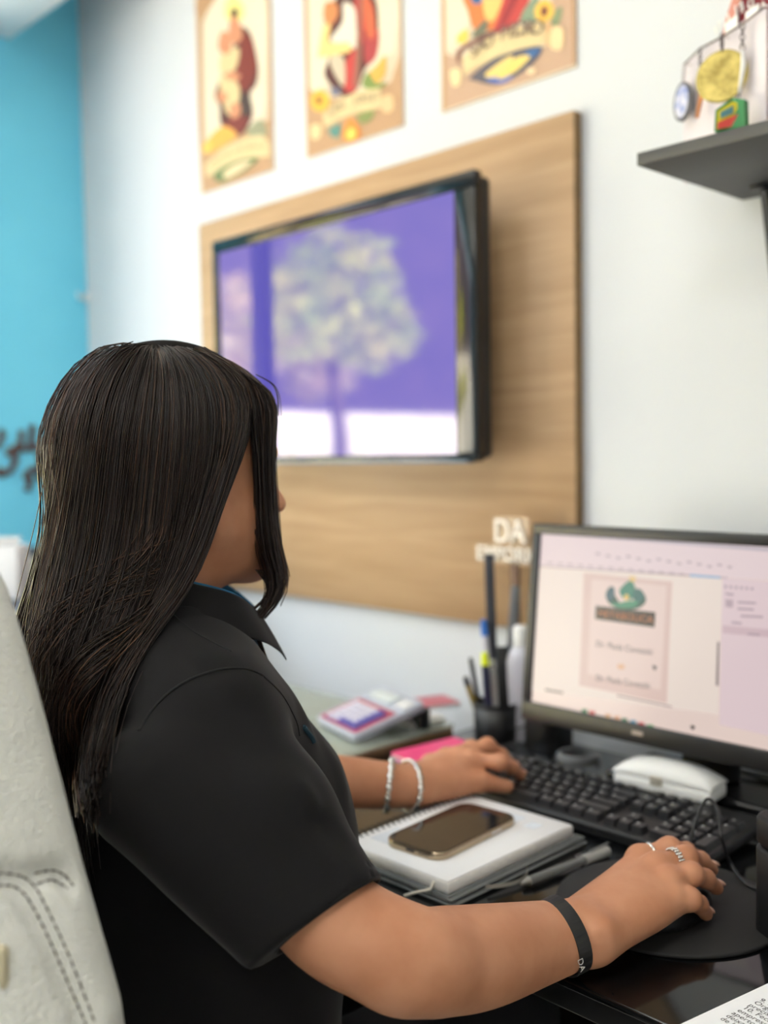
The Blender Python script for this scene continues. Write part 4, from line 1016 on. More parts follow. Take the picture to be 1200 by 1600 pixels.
# gold coin
z3 = float((hooks[2]-CAM)@FW)-.03; c3 = at(1128, 119, z3); n3 = -(FW*.80)-RT*.42+UP*.12
k3 = empty('key_ring', tuple(c3), 'large round gold coin key ring hanging in the middle', 'key ring', 'key rings on the stand')
m_coin = M('gold_coin', (150, 132, 64), .42, .5, bump=(160, .6, .002), var=(70, (214, 194, 112))); m_rim = M('gold_rim', (176, 160, 92), .3, .8)
disc(c3, n3, (0, 0, 1), .030, .0335, .003, MB()).build('coin', m_coin, k3)
nn = n3/np.linalg.norm(n3); ss = np.cross((0, 0, 1), nn); ss /= np.linalg.norm(ss); uu = np.cross(nn, ss)
MB().tube([tuple(c3+ss*.030*math.cos(q)+uu*.0335*math.sin(q)) for q in [2*math.pi*i/40 for i in range(40)]], .0018, 8, closed=True).build('rim', m_rim, k3)
chain(MB(), hooks[2], c3+A(0, 0, .034), 4).build('chain', m_ch, k3)
# white strip
z4 = float((hooks[3]-CAM)@FW); t4 = at(1160, 78, z4); b4 = at(1155, 150, z4)
k4 = empty('key_ring', tuple(t4), 'narrow white key ring tag seen edge-on beside the coin', 'key ring', 'key rings on the stand')
MB().tube([tuple(t4), tuple(at(1162, 100, z4)), tuple(b4)], [.002, .0036, .002], 8).build('tag', m_case, k4)
chain(MB(), hooks[3], t4, 5, .003).build('chain', m_ch, k4)
# rubber key ring, green yellow and red
z5 = z4-.01; q5 = [at(1116, 206, z5), at(1118, 172, z5), at(1144, 153, z5), at(1163, 155, z5-.012), at(1164, 196, z5-.012), at(1155, 203, z5-.008)]
k5 = empty('key_ring', tuple(q5[0]), 'green, yellow and red rubber key ring hanging lowest by the shelf', 'key ring', 'key rings on the stand')
dv5 = tuple((FW*.006+RT*.007))
MB().prism([tuple(p) for p in q5], dv5).build('rubber_body', M('rubber_green', (30, 130, 60), .4), k5)
lf = -FW*.0006
def quad5(pts, m, nm, lift): MB().prism([tuple(at(x, y, z5)-FW*lift) for (x, y) in pts], tuple(-FW*.0008)).build(nm, m, k5)
quad5([(1118, 204), (1120, 176), (1142, 161), (1154, 164), (1153, 198)], M('rubber_yellow', (236, 216, 40), .4), 'yellow_face', .004)
quad5([(1118, 205), (1119, 194), (1153, 180), (1153, 198)], M('rubber_red', (226, 84, 74), .4), 'red_field', .0056)
quad5([(1123, 188), (1123, 178), (1143, 168), (1143, 180)], M('rubber_blue', (96, 150, 150), .4), 'blue_lettering', .0060)
chain(MB(), b4, at(1150, 158, z5), 2, .002).build('chain', m_ch, k5)

# ================================================================== the chair
m_leather = M('white_leather', (216, 216, 209), .5, var=(5, (224, 224, 218)))
nt = m_leather.node_tree; b_ = nt.nodes['Principled BSDF']
tc = nt.nodes.new('ShaderNodeTexCoord'); vo = nt.nodes.new('ShaderNodeTexVoronoi'); vo.inputs['Scale'].default_value = 420
ns = nt.nodes.new('ShaderNodeTexNoise'); ns.inputs['Scale'].default_value = 14; ns.inputs['Detail'].default_value = 3
ad = nt.nodes.new('ShaderNodeMath'); ad.operation = 'MULTIPLY_ADD'; ad.inputs[1].default_value = 5.0
bp = nt.nodes.new('ShaderNodeBump'); bp.inputs['Strength'].default_value = .7; bp.inputs['Distance'].default_value = .0016
nt.links.new(tc.outputs['Object'], vo.inputs['Vector']); nt.links.new(tc.outputs['Object'], ns.inputs['Vector'])
nt.links.new(ns.outputs['Fac'], ad.inputs[0]); nt.links.new(vo.outputs['Distance'], ad.inputs[2]); nt.links.new(ad.outputs[0], bp.inputs['Height']); nt.links.new(bp.outputs['Normal'], b_.inputs['Normal'])
chr_ = empty('office_chair', (-.835, .50, 0), 'white leather office chair with stitched high back behind the woman', 'chair')
CX = -.835
def chair_fn(X, Y, Z):
    w = np.interp(Z, [.42, .70, .86, .95, 1.06, 1.12, 1.2], [.27, .27, .258, .232, .208, .196, .19]).astype(np.float32)
    cy = np.interp(Z, [.42, .60, .86, 1.06, 1.2], [.30, .29, .272, .250, .232]).astype(np.float32)
    r = .05; hy = np.interp(Z, [.42, .86, 1.06, 1.2], [.060, .060, .056, .05]).astype(np.float32)
    qx = np.abs(X-CX)-w+r; qy = np.abs(Y-cy)-hy+r; qz = np.abs(Z-.80)-.368+.075
    o = np.sqrt(np.maximum(qx, 0)**2+np.maximum(qy, 0)**2)
    d1 = o+np.minimum(np.maximum(qx, qy), 0)-r
    q2x = np.abs(X-CX)-w+.075
    d2 = np.sqrt(np.maximum(q2x, 0)**2+np.maximum(qz, 0)**2)+np.minimum(np.maximum(q2x, qz), 0)-.075
    k = .03; m = np.maximum(d1, d2); hh = np.maximum(k-np.abs(d1-d2), 0)/k
    return m+hh*hh*k*.25
fc = Field((-1.16, .15, .40), (-.53, .40, 1.22), .005)
fc.func(chair_fn, 0, 'u')
V, F_ = fc.mesh_data(1); cb = bvh_of(V, F_)
lines = [[(-8, 1366), (28, 1370), (51, 1387), (74, 1429), (106, 1498), (146, 1602)], [(-8, 1385), (23, 1389), (46, 1415), (74, 1470), (106, 1544), (132, 1604)],
         [(51, 1367), (79, 1362), (97, 1369), (112, 1386)], [(58, 1381), (82, 1375), (106, 1388)]]
stl = []
for ln in lines:
    q = []
    for p in spline([A(*p) for p in ln], 14):
        h = cast(cb, p[0], p[1])
        if h is not None: q.append(h)
    stl.append(q)
for q in (stl[0], stl[1], stl[2]):
    for i in range(0, len(q)-2, 2): fc.cone(q[i], q[i+2], .0022, .0022, .008, 's')
V, F_ = fc.mesh_data(2); cb = bvh_of(V, F_)
obj('backrest', quads_mesh('backrest', V, F_), m_leather, chr_)
stm = MB()
for li, ln in enumerate(lines):
    q = []
    for p in spline([A(p[0]+(3 if li < 3 else 0), p[1]-(2 if li < 3 else 0)) for p in ln], 40):
        h = cast(cb, p[0], p[1], .0004)
        if h is not None: q.append(h)
    i = 0
    while i < len(q)-3:
        j = i
        while j < len(q)-1 and np.linalg.norm(q[j]-q[i]) < .0042: j += 1
        stm.tube([tuple(q[i]), tuple(q[(i+j)//2]), tuple(q[j])], .0006, 5); 
        k = j
        while k < len(q)-1 and np.linalg.norm(q[k]-q[j]) < .0014: k += 1
        i = max(k, i+1)
so = stm.build('stitching', M('brown_thread', (72, 58, 46), .8), chr_)
h = cast(cb, 6, 1512, .002)
if h is not None:
    MB(frame(h, -FW*.2+RT, A(0, 0, 1))).box((-.02, -.013, -.004), (.002, .013, .003), .002).build('side_tab', M('cream_tab', (190, 180, 150), .5), chr_)
MB().box((-1.10, .345, .395), (-.57, .84, .475), .035, seg=4).build('seat', m_leather, chr_)
MB().box((-1.0, .29, .36), (-.67, .72, .394), .01).build('seat_plate', m_black, chr_)
MB().cyl((CX, .52, .10), (CX, .52, .36), .028, 20).build('gas_column', m_darkmetal, chr_)
MB().lathe([(0, .06), (.05, .06), (.05, .11), (.03, .12), (0, .12)], (CX, .52, 0), 24).build('hub', m_steel, chr_)
for i in range(5):
    a = math.radians(18+72*i); e = A(CX+.29*math.cos(a), .52+.29*math.sin(a), .075)
    lg = MB().cyl((CX, .52, .095), tuple(e), .022, 12, r2=.014).build('leg', m_steel, chr_)
    MB().cyl(tuple(e+A(-.011, 0, -.046)), tuple(e+A(.011, 0, -.046)), .028, 18).build('caster', m_black, lg)

# ================================================================== the woman
wo = empty('person', (-.86, .52, .0), 'woman with long dark hair and black short-sleeved shirt typing at the desk', 'person')
m_skin = M('skin', (182, 124, 92), .5, spec=.35, sss=.1, var=(28, (194, 138, 106)), bump=(340, .12, .0006))
nt = m_skin.node_tree; b_ = nt.nodes['Principled BSDF']; lk_ = b_.inputs['Base Color'].links[0]; src = lk_.from_socket
vo = nt.nodes.new('ShaderNodeTexVoronoi'); vo.inputs['Scale'].default_value = 34; tc = nt.nodes.new('ShaderNodeTexCoord')
lt_ = nt.nodes.new('ShaderNodeMath'); lt_.operation = 'LESS_THAN'; lt_.inputs[1].default_value = .05
sep = nt.nodes.new('ShaderNodeSeparateColor'); gt = nt.nodes.new('ShaderNodeMath'); gt.operation = 'GREATER_THAN'; gt.inputs[1].default_value = .72
ml = nt.nodes.new('ShaderNodeMath'); ml.operation = 'MULTIPLY'; mx = nt.nodes.new('ShaderNodeMix'); mx.data_type = 'RGBA'
mx.inputs['B'].default_value = rgb(112, 66, 46)
nt.links.new(tc.outputs['Object'], vo.inputs['Vector']); nt.links.new(vo.outputs['Distance'], lt_.inputs[0]); nt.links.new(vo.outputs['Color'], sep.inputs[0])
nt.links.new(sep.outputs[0], gt.inputs[0]); nt.links.new(lt_.outputs[0], ml.inputs[0]); nt.links.new(gt.outputs[0], ml.inputs[1])
nt.links.new(ml.outputs[0], mx.inputs['Factor']); nt.links.new(src, mx.inputs['A']); nt.links.new(mx.outputs['Result'], b_.inputs['Base Color'])
MX0 = -.867
def mir(p): return A(2*MX0-p[0], p[1], p[2])
# ---- head and neck
fh = Field((-.985, .42, 1.0), (-.75, .70, 1.345), .0028)
fh.ell((MX0, .535, 1.240), (.074, .094, .082), .02)
fh.ell((MX0, .570, 1.190), (.062, .068, .088), .03)
for sgn in (0, 1):
    T = (lambda p: mir(p)) if sgn else (lambda p: A(*p))
    fh.cone(T((-.812, .545, 1.155)), T((-.850, .622, 1.113)), .024, .019, .025)
    fh.ell(T((-.828, .598, 1.166)), (.028, .030, .030), .025)
    fh.cone(T((-.835, .634, 1.224)), T((-.815, .620, 1.222)), .010, .009, .012)
    fh.ell(T((-.838, .640, 1.208)), (.016, .013, .010), .010, 's')
    fh.ell(T((-.838, .630, 1.208)), (.0135, .0125, .0125), .004)
    fh.ell(T((-.857, .660, 1.166)), (.007, .008, .006), .008)
    fh.ell(T((-.791, .535, 1.20)), (.009, .020, .031), .008)
    fh.ell(T((-.787, .537, 1.20)), (.005, .011, .018), .004, 's')
fh.cone((MX0, .638, 1.214), (MX0, .667, 1.170), .008, .0095, .014)
fh.ell((MX0, .636, 1.113), (.020, .016, .017), .02)
fh.ell((MX0, .642, 1.141), (.023, .010, .006), .006); fh.ell((MX0, .641, 1.131), (.021, .010, .007), .006)
fh.ell((MX0, .590, 1.120), (.046, .045, .024), .03)
fh.cone((MX0, .524, 1.16), (-.862, .497, 1.02), .054, .060, .035)
Vh, Fh = fh.mesh_data(2)
# ---- right arm and hand
S_ = A(-.722, .482, .992); E_ = at(640, 1497, .795); W_ = onZ(903, 1458, .787)
fa = Field((-.80, .40, .745), (-.44, 1.0, 1.07), .0023)
Hm = at(513, 1432, .80); FA1 = at(762, 1492, .855); FA2 = at(840, 1473, .90)
AP = [np.r_[S_, .043], np.r_[S_+(Hm-S_)*.55, .0435], np.r_[Hm, .0415], np.r_[E_, .0395], np.r_[at(702, 1500, .826), .0405], np.r_[FA1, .0395], np.r_[FA2, .0340], np.r_[W_, .0282]]
AP = spline(AP, 7)
for i in range(len(AP)-1): fa.cone(AP[i][:3], AP[i+1][:3], AP[i][3], AP[i+1][3], .002)
fa.ell(E_+A(-.002, -.014, -.010), (.022, .022, .022), .02)
kI, kM, kR, kP = onZ(1000, 1341, .806), onZ(1026, 1353, .810), onZ(1045, 1377, .804), onZ(1050, 1406, .793)
fa.ell(W_+A(.024, .0, .012), (.011, .013, .010), .012)
for k_, r1, r2, l in ((kI, .020, .0135, -.012), (kM, .021, .0140, -.002), (kR, .021, .0130, .008), (kP, .019, .0120, .016)):
    fa.cone(W_+A(l, .008, -.002), k_+A(0, 0, -.004), r1, r2, .014)
fa.ell((W_+kM)/2+A(.004, .012, -.010), (.034, .050, .015), .015)
fing = {}
def finger(f, mcp, pip, tip, r, key_):
    dip = pip+(tip-pip)*.56+A(0, 0, .0035)
    f.cone(mcp, pip, r*1.08, r, .008); f.cone(pip, dip, r, r*.9, .006); f.cone(dip, tip, r*.9, r*.76, .006)
    f.ell(pip, (r*1.06,)*3, .008); f.ell(mcp+A(0, 0, .001), (r*1.12,)*3, .010)
    fing[key_] = (mcp, pip, dip, tip, r)
finger(fa, kI, onZ(1046, 1326, .812), onZ(1092, 1342, .776), .0098, 'ri')
finger(fa, kM, onZ(1072, 1340, .812), onZ(1111, 1358, .781), .0099, 'rm')
finger(fa, kR, onZ(1080, 1366, .806), onZ(1119, 1387, .778), .0096, 'rr')
finger(fa, kP, onZ(1078, 1405, .792), onZ(1103, 1428, .767), .0088, 'rp')
th0 = W_+A(-.020, .030, -.006)
fa.cone(th0, A(-.570, .845, .778), .017, .0125, .014); fa.cone(A(-.570, .845, .778), A(-.570, .885, .771), .0125, .0105, .008); fa.cone(A(-.570, .885, .771), A(-.566, .910, .770), .0105, .0085, .006)
Va, Fa = fa.mesh_data(2)
# ---- left arm and hand
fl = Field((-1.16, .54, .745), (-.83, 1.12, .92), .0026)
LE = A(-1.055, .67, .835); LW = at(648, 1229, 1.31)
dl = LW-LE
fl.cone(A(-1.07, .58, .90), LE, .043, .040, .02); fl.cone(LE, LE+dl*.4, .040, .038, .02); fl.cone(LE+dl*.4, LW, .038, .0265, .02)
lk = [onZ(738, 1186, .812), A(-.913, 1.003, .813), A(-.933, .998, .808), A(-.949, .983, .800)]
for k_, r1, r2, l in ((lk[0], .019, .0130, .012), (lk[1], .020, .0135, .002), (lk[2], .020, .0130, -.008), (lk[3], .018, .0115, -.016)):
    fl.cone(LW+A(l, .006, 0), k_+A(0, 0, -.004), r1, r2, .014)
fl.ell((LW+lk[1])/2+A(0, .008, -.010), (.034, .044, .014), .015)
finger(fl, lk[0], onZ(781, 1191, .812), onZ(813, 1211, .782), .0094, 'li')
finger(fl, lk[1], A(-.905, 1.050, .818), A(-.895, 1.092, .782), .0095, 'lm')
finger(fl, lk[2], A(-.928, 1.043, .812), A(-.922, 1.082, .781), .0092, 'lr')
finger(fl, lk[3], A(-.951, 1.020, .802), A(-.950, 1.052, .780), .0084, 'lp')
t1 = LW+A(.018, .028, -.004); t2 = onZ(750, 1222, .789); t3 = onZ(792, 1229, .778)
fl.cone(t1, t2, .0165, .0125, .014); fl.cone(t2, t3, .0120, .0092, .008)
Vl, Fl = fl.mesh_data(2)
# ---- torso core (under the shirt) joins head, arms
ft = Field((-1.13, .36, .48), (-.60, .72, 1.10), .008)
TOR = [(.46, -.85, .52, .165, .135), (.60, -.85, .52, .16, .13), (.75, -.85, .53, .150, .125), (.85, -.85, .54, .150, .125), (.92, -.85, .535, .145, .115), (1.0, -.855, .515, .135, .088), (1.05, -.86, .505, .10, .066), (1.075, -.862, .50, .058, .058)]
ft.loft(TOR, 0); ft.cone((-.862, .495, 1.02), S_, .045, .042, .03); ft.cone((-.862, .495, 1.02), mir(S_), .045, .042, .03); ft.cone(mir(S_), A(-1.07, .58, .90), .042, .042, .02)
Vt, Ft = ft.mesh_data(1)
Vb, Fb = join_vf([(Vh, Fh), (Va, Fa), (Vl, Fl), (Vt, Ft)])
body = obj('body', quads_mesh('woman_body', Vb, Fb), m_skin, wo); body['label'] = 'skin of face, neck, forearms and hands'
# nails
m_nail = M('fingernail', (226, 178, 160), .25, coat=.5)
for key_ in ('rm', 'rr', 'rp', 'ri', 'li', 'lm'):
    mcp, pip, dip, tip, r = fing[key_]; t_ = (tip-dip)/np.linalg.norm(tip-dip); n_ = A(0, 0, 1)-t_*t_[2]; n_ /= np.linalg.norm(n_)
    f_ = frame(tip+n_*r*.72+t_*r*.30, t_, np.cross(n_, t_)); R3 = f_.to_3x3()
    MB().sphere(tuple(f_.translation), r*.78, 0, 2, (1.2, .85, .32), R3).build('fingernail', m_nail, body)
# eyes
for e in (A(-.838, .632, 1.208), mir((-.838, .632, 1.208))):
    eo = MB().sphere(tuple(e), .0128, 0, 3).build('eye', M('eye_white', (236, 232, 228), .2), body)
    MB().sphere(tuple(e+A(0, .0075, 0)), .0062, 0, 2, (1, 1, 1)).build('iris', M('iris_brown', (60, 38, 26), .15), eo)
MB().sphere((MX0, .6475, 1.136), .02, 0, 3, (1, .25, .42)).build('lips', M('lips', (178, 96, 88), .4), body)

# ---- trousers and shoes
m_trs = M('black_trousers', (20, 20, 22), .85, bump=(500, .3, .0005))
fp = Field((-1.08, .38, .02), (-.64, 1.08, .66), .009)
fp.ell((-.86, .50, .565), (.17, .13, .09), .03)
for sx in (-.775, -.945):
    fp.cone((sx, .50, .555), (sx, .92, .545), .082, .066, .03); fp.cone((sx, .92, .545), (sx, .95, .10), .064, .046, .02)
V, F_ = fp.mesh_data(2); obj('trousers', quads_mesh('trousers', V, F_), m_trs, wo)
for sx in (-.775, -.945):
    f_ = Field((sx-.07, .84, 0), (sx+.07, 1.2, .14), .005); f_.ell((sx, .94, .05), (.038, .05, .06), .02); f_.ell((sx, 1.06, .03), (.044, .10, .036), .03)
    f_.func(lambda X, Y, Z: .004-Z+0*X+0*Y); V, F_ = f_.mesh_data(2); obj('shoe', quads_mesh('shoe', V, F_), m_blkpaint, wo)

# ---- shirt
m_shirt = M('black_cotton', (18, 17, 18), .85, spec=.2, bump=(700, .25, .0004))
b_ = m_shirt.node_tree.nodes['Principled BSDF']; b_.inputs['Sheen Weight'].default_value = .08; b_.inputs['Sheen Roughness'].default_value = .4
fs_ = Field((-1.17, .33, .44), (-.46, .77, 1.115), .0038)
fs_.loft([(z, cx, cy, rx+.017, ry+.016) for (z, cx, cy, rx, ry) in TOR[:-1]]+[(1.078, -.862, .498, .078, .072)], 0)
fs_.cone((-.862, .488, 1.030), (-.735, .482, 1.000), .058, .056, .05); fs_.cone((-.862, .488, 1.030), mir((-.735, .482, 1.000)), .058, .056, .05)
fs_.ell((-.805, .612, .868), (.066, .062, .070), .05); fs_.ell(mir((-.805, .612, .868)), (.066, .062, .070), .05)
fs_.ell((-.86, .620, .78), (.13, .06, .09), .06)
f2 = Field((-1.17, .33, .44), (-.46, .77, 1.115), .0038)
ax = (Hm-S_)/np.linalg.norm(Hm-S_)
s0 = S_+A(0, 0, -.004)
f2.cone(s0, s0+(Hm-s0)*.5, .056, .053, .02); f2.cone(s0+(Hm-s0)*.5, Hm, .053, .0495, .02); f2.cone(Hm, Hm+ax*.05, .0495, .0495, .005)
f2.cone(at(240, 1235, .82), at(425, 1432, .79), .052, .040, .03)
def fold(fld, a, b, amp, sg):
    a = A(*a); b = A(*b); m = 3*sg; sl = fld.sub(np.minimum(a, b)-m, np.maximum(a, b)+m); X, Y, Z = fld.grid(sl)
    e = b-a; L = e@e; px, py, pz = X-a[0], Y-a[1], Z-a[2]; t = np.clip((px*e[0]+py*e[1]+pz*e[2])/L, 0, 1)
    dd = (px-t*e[0])**2+(py-t*e[1])**2+(pz-t*e[2])**2
    fld.d[sl] -= (amp*np.exp(-dd/sg**2)*(1-.7*np.abs(2*t-1)**2)).astype(np.float32)
for (x0_, y0_, x1_, y1_, am, sg) in ((455, 1215, 560, 1300, .0055, .012), (470, 1270, 575, 1345, -.005, .011), (430, 1290, 560, 1365, .005, .013), (415, 1120, 470, 1215, .005, .012),
                                     (385, 1190, 455, 1330, .004, .018), (330, 1240, 420, 1400, -.0045, .018), (300, 1180, 330, 1300, .004, .018), (445, 1360, 525, 1400, -.003, .01), (380, 1080, 440, 1160, -.003, .012)):
    fold(f2, at(x0_, y0_, .80), at(x1_, y1_, .775), am, sg)
hn = ax.copy()
f2.func(lambda X, Y, Z: (X-Hm[0])*hn[0]+(Y-Hm[1])*hn[1]+(Z-Hm[2])*hn[2], .002, 'i')
f2.cone(Hm-ax*.004, Hm+ax*.08, .0450, .0450, .002, 's')
fs_.comb((slice(None),)*3, f2.d, .016, 'u')
f3 = Field((-1.17, .33, .44), (-.46, .77, 1.115), .0038)
LS = mir(S_); LH = A(-1.075, .60, .885); f3.cone(LS, LH, .057, .055, .02)
fs_.comb((slice(None),)*3, f3.d, .03, 'u')
for (x0_, y0_, x1_, y1_, Zd, am, sg) in ((500, 1175, 535, 1260, .98, .006, .014), (440, 1090, 480, 1150, .95, .005, .012), (200, 1230, 300, 1400, .80, .005, .02), (150, 1300, 260, 1480, .78, -.005, .02)):
    fold(fs_, at(x0_, y0_, Zd), at(x1_, y1_, Zd), am, sg)
fs_.cone((MX0, .524, 1.16), (-.862, .502, 1.045), .058, .064, .004, 's')
Vs, Fs2 = fs_.mesh_data(2)
shirt = obj('shirt', quads_mesh('shirt', Vs, Fs2), m_shirt, wo); shirt['label'] = 'black short-sleeved shirt'
sb = bvh_of(Vs, Fs2)
# seams
m_seam = M('seam_black', (8, 8, 8), .9)
def seam(px, r=.0013, off=.0002):
    q = []
    for p in spline([A(*p) for p in px], 10):
        h = cast(sb, p[0], p[1], off)
        if h is not None: q.append(tuple(h))
    if len(q) > 2: MB().tube(q, r, 6).build('seam', m_seam, shirt)
seam([(217, 1142), (236, 1112), (262, 1084), (300, 1060), (345, 1046), (385, 1045), (410, 1055)])
seam([(268, 958), (300, 985), (330, 1002), (362, 1018)], .0009)
seam([(412, 1057), (440, 1085), (462, 1125), (468, 1150)], .0009)
# hem fold of the sleeve
hq = []
for i in range(48):
    q = 2*math.pi*i/48; u_ = np.cross(ax, (0, 0, 1)); u_ /= np.linalg.norm(u_); w_ = np.cross(ax, u_)
    hq.append(tuple(Hm-ax*.001+(u_*math.cos(q)+w_*math.sin(q))*.0487))
MB().tube(hq, .0016, 8, closed=True).build('sleeve_hem', m_shirt, shirt)
# collar
m_teal = M('teal_lining', (24, 96, 134), .7, bump=(500, .2, .0004))
top = [(-.818, .606, 1.058), (-.806, .585, 1.073), (-.790, .548, 1.093), (-.804, .480, 1.114), (-.862, .440, 1.122), (-.922, .480, 1.118), (-.942, .548, 1.106), (-.926, .590, 1.096), (-.906, .625, 1.083), (-.892, .652, 1.058)]
top = spline([A(*p) for p in top], 6); ctr = A(-.864, .53, 0)
outer, inner = MB(), MB(); vo_, vi_ = [], []; nT = len(top)
for i, p in enumerate(top):
    o_ = A(p[0]-ctr[0], p[1]-ctr[1], 0); o_ /= np.linalg.norm(o_)
    tt = abs(i/(nT-1)*2-1)
    drop = .042+.004*tt**4
    for s_ in range(5):
        f_ = s_/4
        vo_.append(p+o_*(.003+.024*f_**1.2)+A(0, 0, .004*math.sin(f_*math.pi)-drop*f_)); vi_.append(p-o_*(.0015*f_)+o_*.001+A(0, 0, .002*(1-f_)-.042*f_))
fs = [(i*5+s_, (i+1)*5+s_, (i+1)*5+s_+1, i*5+s_+1) for i in range(nT-1) for s_ in range(4)]
outer.add(vo_, fs, 0, True); inner.add(vi_, fs, 0, True)
co = outer.build('collar', m_shirt, shirt); cl = inner.build('collar_lining', m_teal, shirt, 'teal lining inside the collar')
for o_ in (co, cl):
    md = o_.modifiers.new('thickness', 'SOLIDIFY'); md.thickness = .0022; md.offset = 0
    md = o_.modifiers.new('round', 'SUBSURF'); md.levels = 1; md.render_levels = 1
# button and teal placket edge
pk = []
for p in spline([A(*p) for p in [(474, 1136), (480, 1144), (486, 1152), (490, 1160)]], 8):
    h = cast(sb, p[0], p[1], .0015)
    if h is not None: pk.append(tuple(h))
if len(pk) > 3: MB().tube(pk, .0028, 8).build('placket_edge', M('dark_teal', (10, 48, 62), .8), shirt, 'teal edge of the button placket')
bp_ = onX(356, 938, -.9005)
MB().cyl(tuple(bp_), tuple(bp_+A(.004, -.002, 0)), .003, 14).build('button', m_black, shirt)

# ---- hair
m_hair = M('dark_brown_hair', (34, 25, 20), .45, spec=.35)
nt = m_hair.node_tree; b_ = nt.nodes['Principled BSDF']
at_ = nt.nodes.new('ShaderNodeAttribute'); at_.attribute_name = 'tint'
cr = nt.nodes.new('ShaderNodeValToRGB'); cr.color_ramp.elements[0].color = rgb(17, 12, 10); cr.color_ramp.elements[1].color = rgb(104, 72, 50)
e_ = cr.color_ramp.elements.new(.6); e_.color = rgb(44, 31, 24)
nt.links.new(at_.outputs['Fac'], cr.inputs['Fac']); nt.links.new(cr.outputs['Color'], b_.inputs['Base Color'])
m_under = M('hair_underlayer', (14, 10, 9), .9, spec=.1)
fq = Field((-1.03, .30, .84), (-.70, .70, 1.36), .004)
fq.ell((-.867, .538, 1.240), (.0865, .104, .092), 0)
fq.loft([(.88, -.85, .382, .022, .012), (.94, -.855, .388, .05, .017), (1.0, -.858, .396, .068, .024), (1.053, -.860, .420, .078, .040), (1.118, -.868, .482, .080, .072), (1.18, -.870, .518, .086, .090), (1.24, -.868, .528, .086, .098)], .03)
fq.func(lambda X, Y, Z: (Y-np.interp(Z, [.8, 1.05, 1.118, 1.15, 1.235, 1.262, 1.285, 1.31, 1.34], [.50, .482, .482, .497, .556, .590, .628, .70, .75]).astype(np.float32))*.72+0*X, .012, 'i')
Vq, Fq = fq.mesh_data(2)
hair = obj('hair', quads_mesh('hair_volume', Vq, Fq), m_under, wo); hair['label'] = 'long straight dark brown hair'
hb = bvh_of(*join_vf([(Vq, Fq), (Vs, Fs2)]))
G = [[(216, 537), (172, 554), (126, 600), (103, 662), (96, 740), (84, 820), (68, 900), (53, 970), (44, 1020), (56, 1110), (78, 1230), (104, 1380)],
     [(224, 536), (190, 564), (155, 630), (140, 720), (130, 820), (110, 920), (84, 1010), (74, 1080), (86, 1180), (100, 1290), (116, 1400)],
     [(234, 535), (220, 579), (200, 660), (190, 760), (178, 860), (150, 960), (115, 1050), (98, 1130), (108, 1230), (118, 1340), (126, 1420)],
     [(246, 536), (255, 594), (248, 680), (238, 780), (225, 880), (190, 970), (150, 1050), (125, 1120), (128, 1200), (132, 1290), (138, 1380)],
     [(260, 538), (300, 604), (300, 690), (285, 790), (265, 880), (232, 960), (190, 1030), (160, 1090), (148, 1160), (146, 1240), (148, 1310)],
     [(278, 542), (345, 604), (350, 690), (330, 780), (305, 860), (270, 930), (225, 1000), (190, 1050), (172, 1110), (160, 1160), (155, 1230)],
     [(298, 549), (385, 608), (388, 680), (352, 770), (328, 840), (314, 890), (276, 945), (232, 1008), (202, 1050), (182, 1100), (172, 1150)]]
NS = 12
def resamp(P, n):
    P = np.array(spline([A(*p) for p in P], 12)); L = np.r_[0, np.cumsum(np.linalg.norm(np.diff(P, axis=0), axis=1))]; s_ = np.linspace(0, L[-1], n)
    return np.stack([np.interp(s_, L, P[:, i]) for i in range(P.shape[1])], 1)
GR = np.array([resamp(g, 40) for g in G])
def lay(P, o_):
    """drape a strand drawn as a 20-point outline over the hair and shirt"""
    Q = np.full((20, 3), np.nan)
    for q_, (x, y) in enumerate(P):
        h = hb.ray_cast(Vector(CAM), Vector(ray(x, y)).normalized())
        if h[0] is not None:
            n_ = h[1] if h[1].dot(Vector(FW)) < 0 else -h[1]
            Q[q_] = np.array(h[0])+np.array(n_)*(-.001+(o_+.001)*min(1, q_/2))
    ok = ~np.isnan(Q[:, 0])
    if ok.sum() < 6: return None
    ZZ = np.interp(np.arange(20), np.nonzero(ok)[0], (Q[ok]-CAM)@FW)
    for q_ in range(20):
        if not ok[q_]: Q[q_] = at(P[q_, 0], P[q_, 1], ZZ[q_])
    f0 = np.nonzero(ok)[0][0]; Q[:f0] = Q[f0]
    for _k in range(2): Q[1:-1] = (Q[:-2]+2*Q[1:-1]+Q[2:])/4
    return Q-FW*.0008
SU = []
def strands_on(n, lo=0.0, hi=None, lenr=(.8, 1.0), jit=5.0, off=(.001, .006)):
    out = []
    hi = len(G)-1 if hi is None else hi
    for _ in range(n):
        u_ = lo+(hi-lo)*rng.random(); i = min(int(u_), len(G)-2); t = u_-i
        P = GR[i]*(1-t)+GR[i+1]*t
        L = lenr[0]+(lenr[1]-lenr[0])*rng.random(); k = np.linspace(0, 1, 20)**1.35*(len(P)-1)*L
        P = np.stack([np.interp(k, np.arange(len(P)), P[:, q]) for q in (0, 1)], 1)
        s_ = np.linspace(0, 1, 20); ph_ = rng.random()*6.28; a_ = jit*rng.normal()*s_**1.2
        P[:, 0] += a_+jit*.5*np.sin(s_*5*(.6+rng.random())+ph_)*s_; P[0] += rng.normal(size=2)*[7, 1.5]
        Q = lay(P, off[0]+(off[1]-off[0])*rng.random())
        if Q is not None: out.append(Q); SU.append(u_)
    return out
SD = strands_on(2500)
SD += strands_on(500, 0, 1.2, (.75, 1.0), 4, (-.002, .004))
SD += strands_on(420, 4.5, 6, (.8, 1.0), 6, (.001, .008))
SD += strands_on(120, 0, 6, (.85, 1.08), 16, (.004, .014))
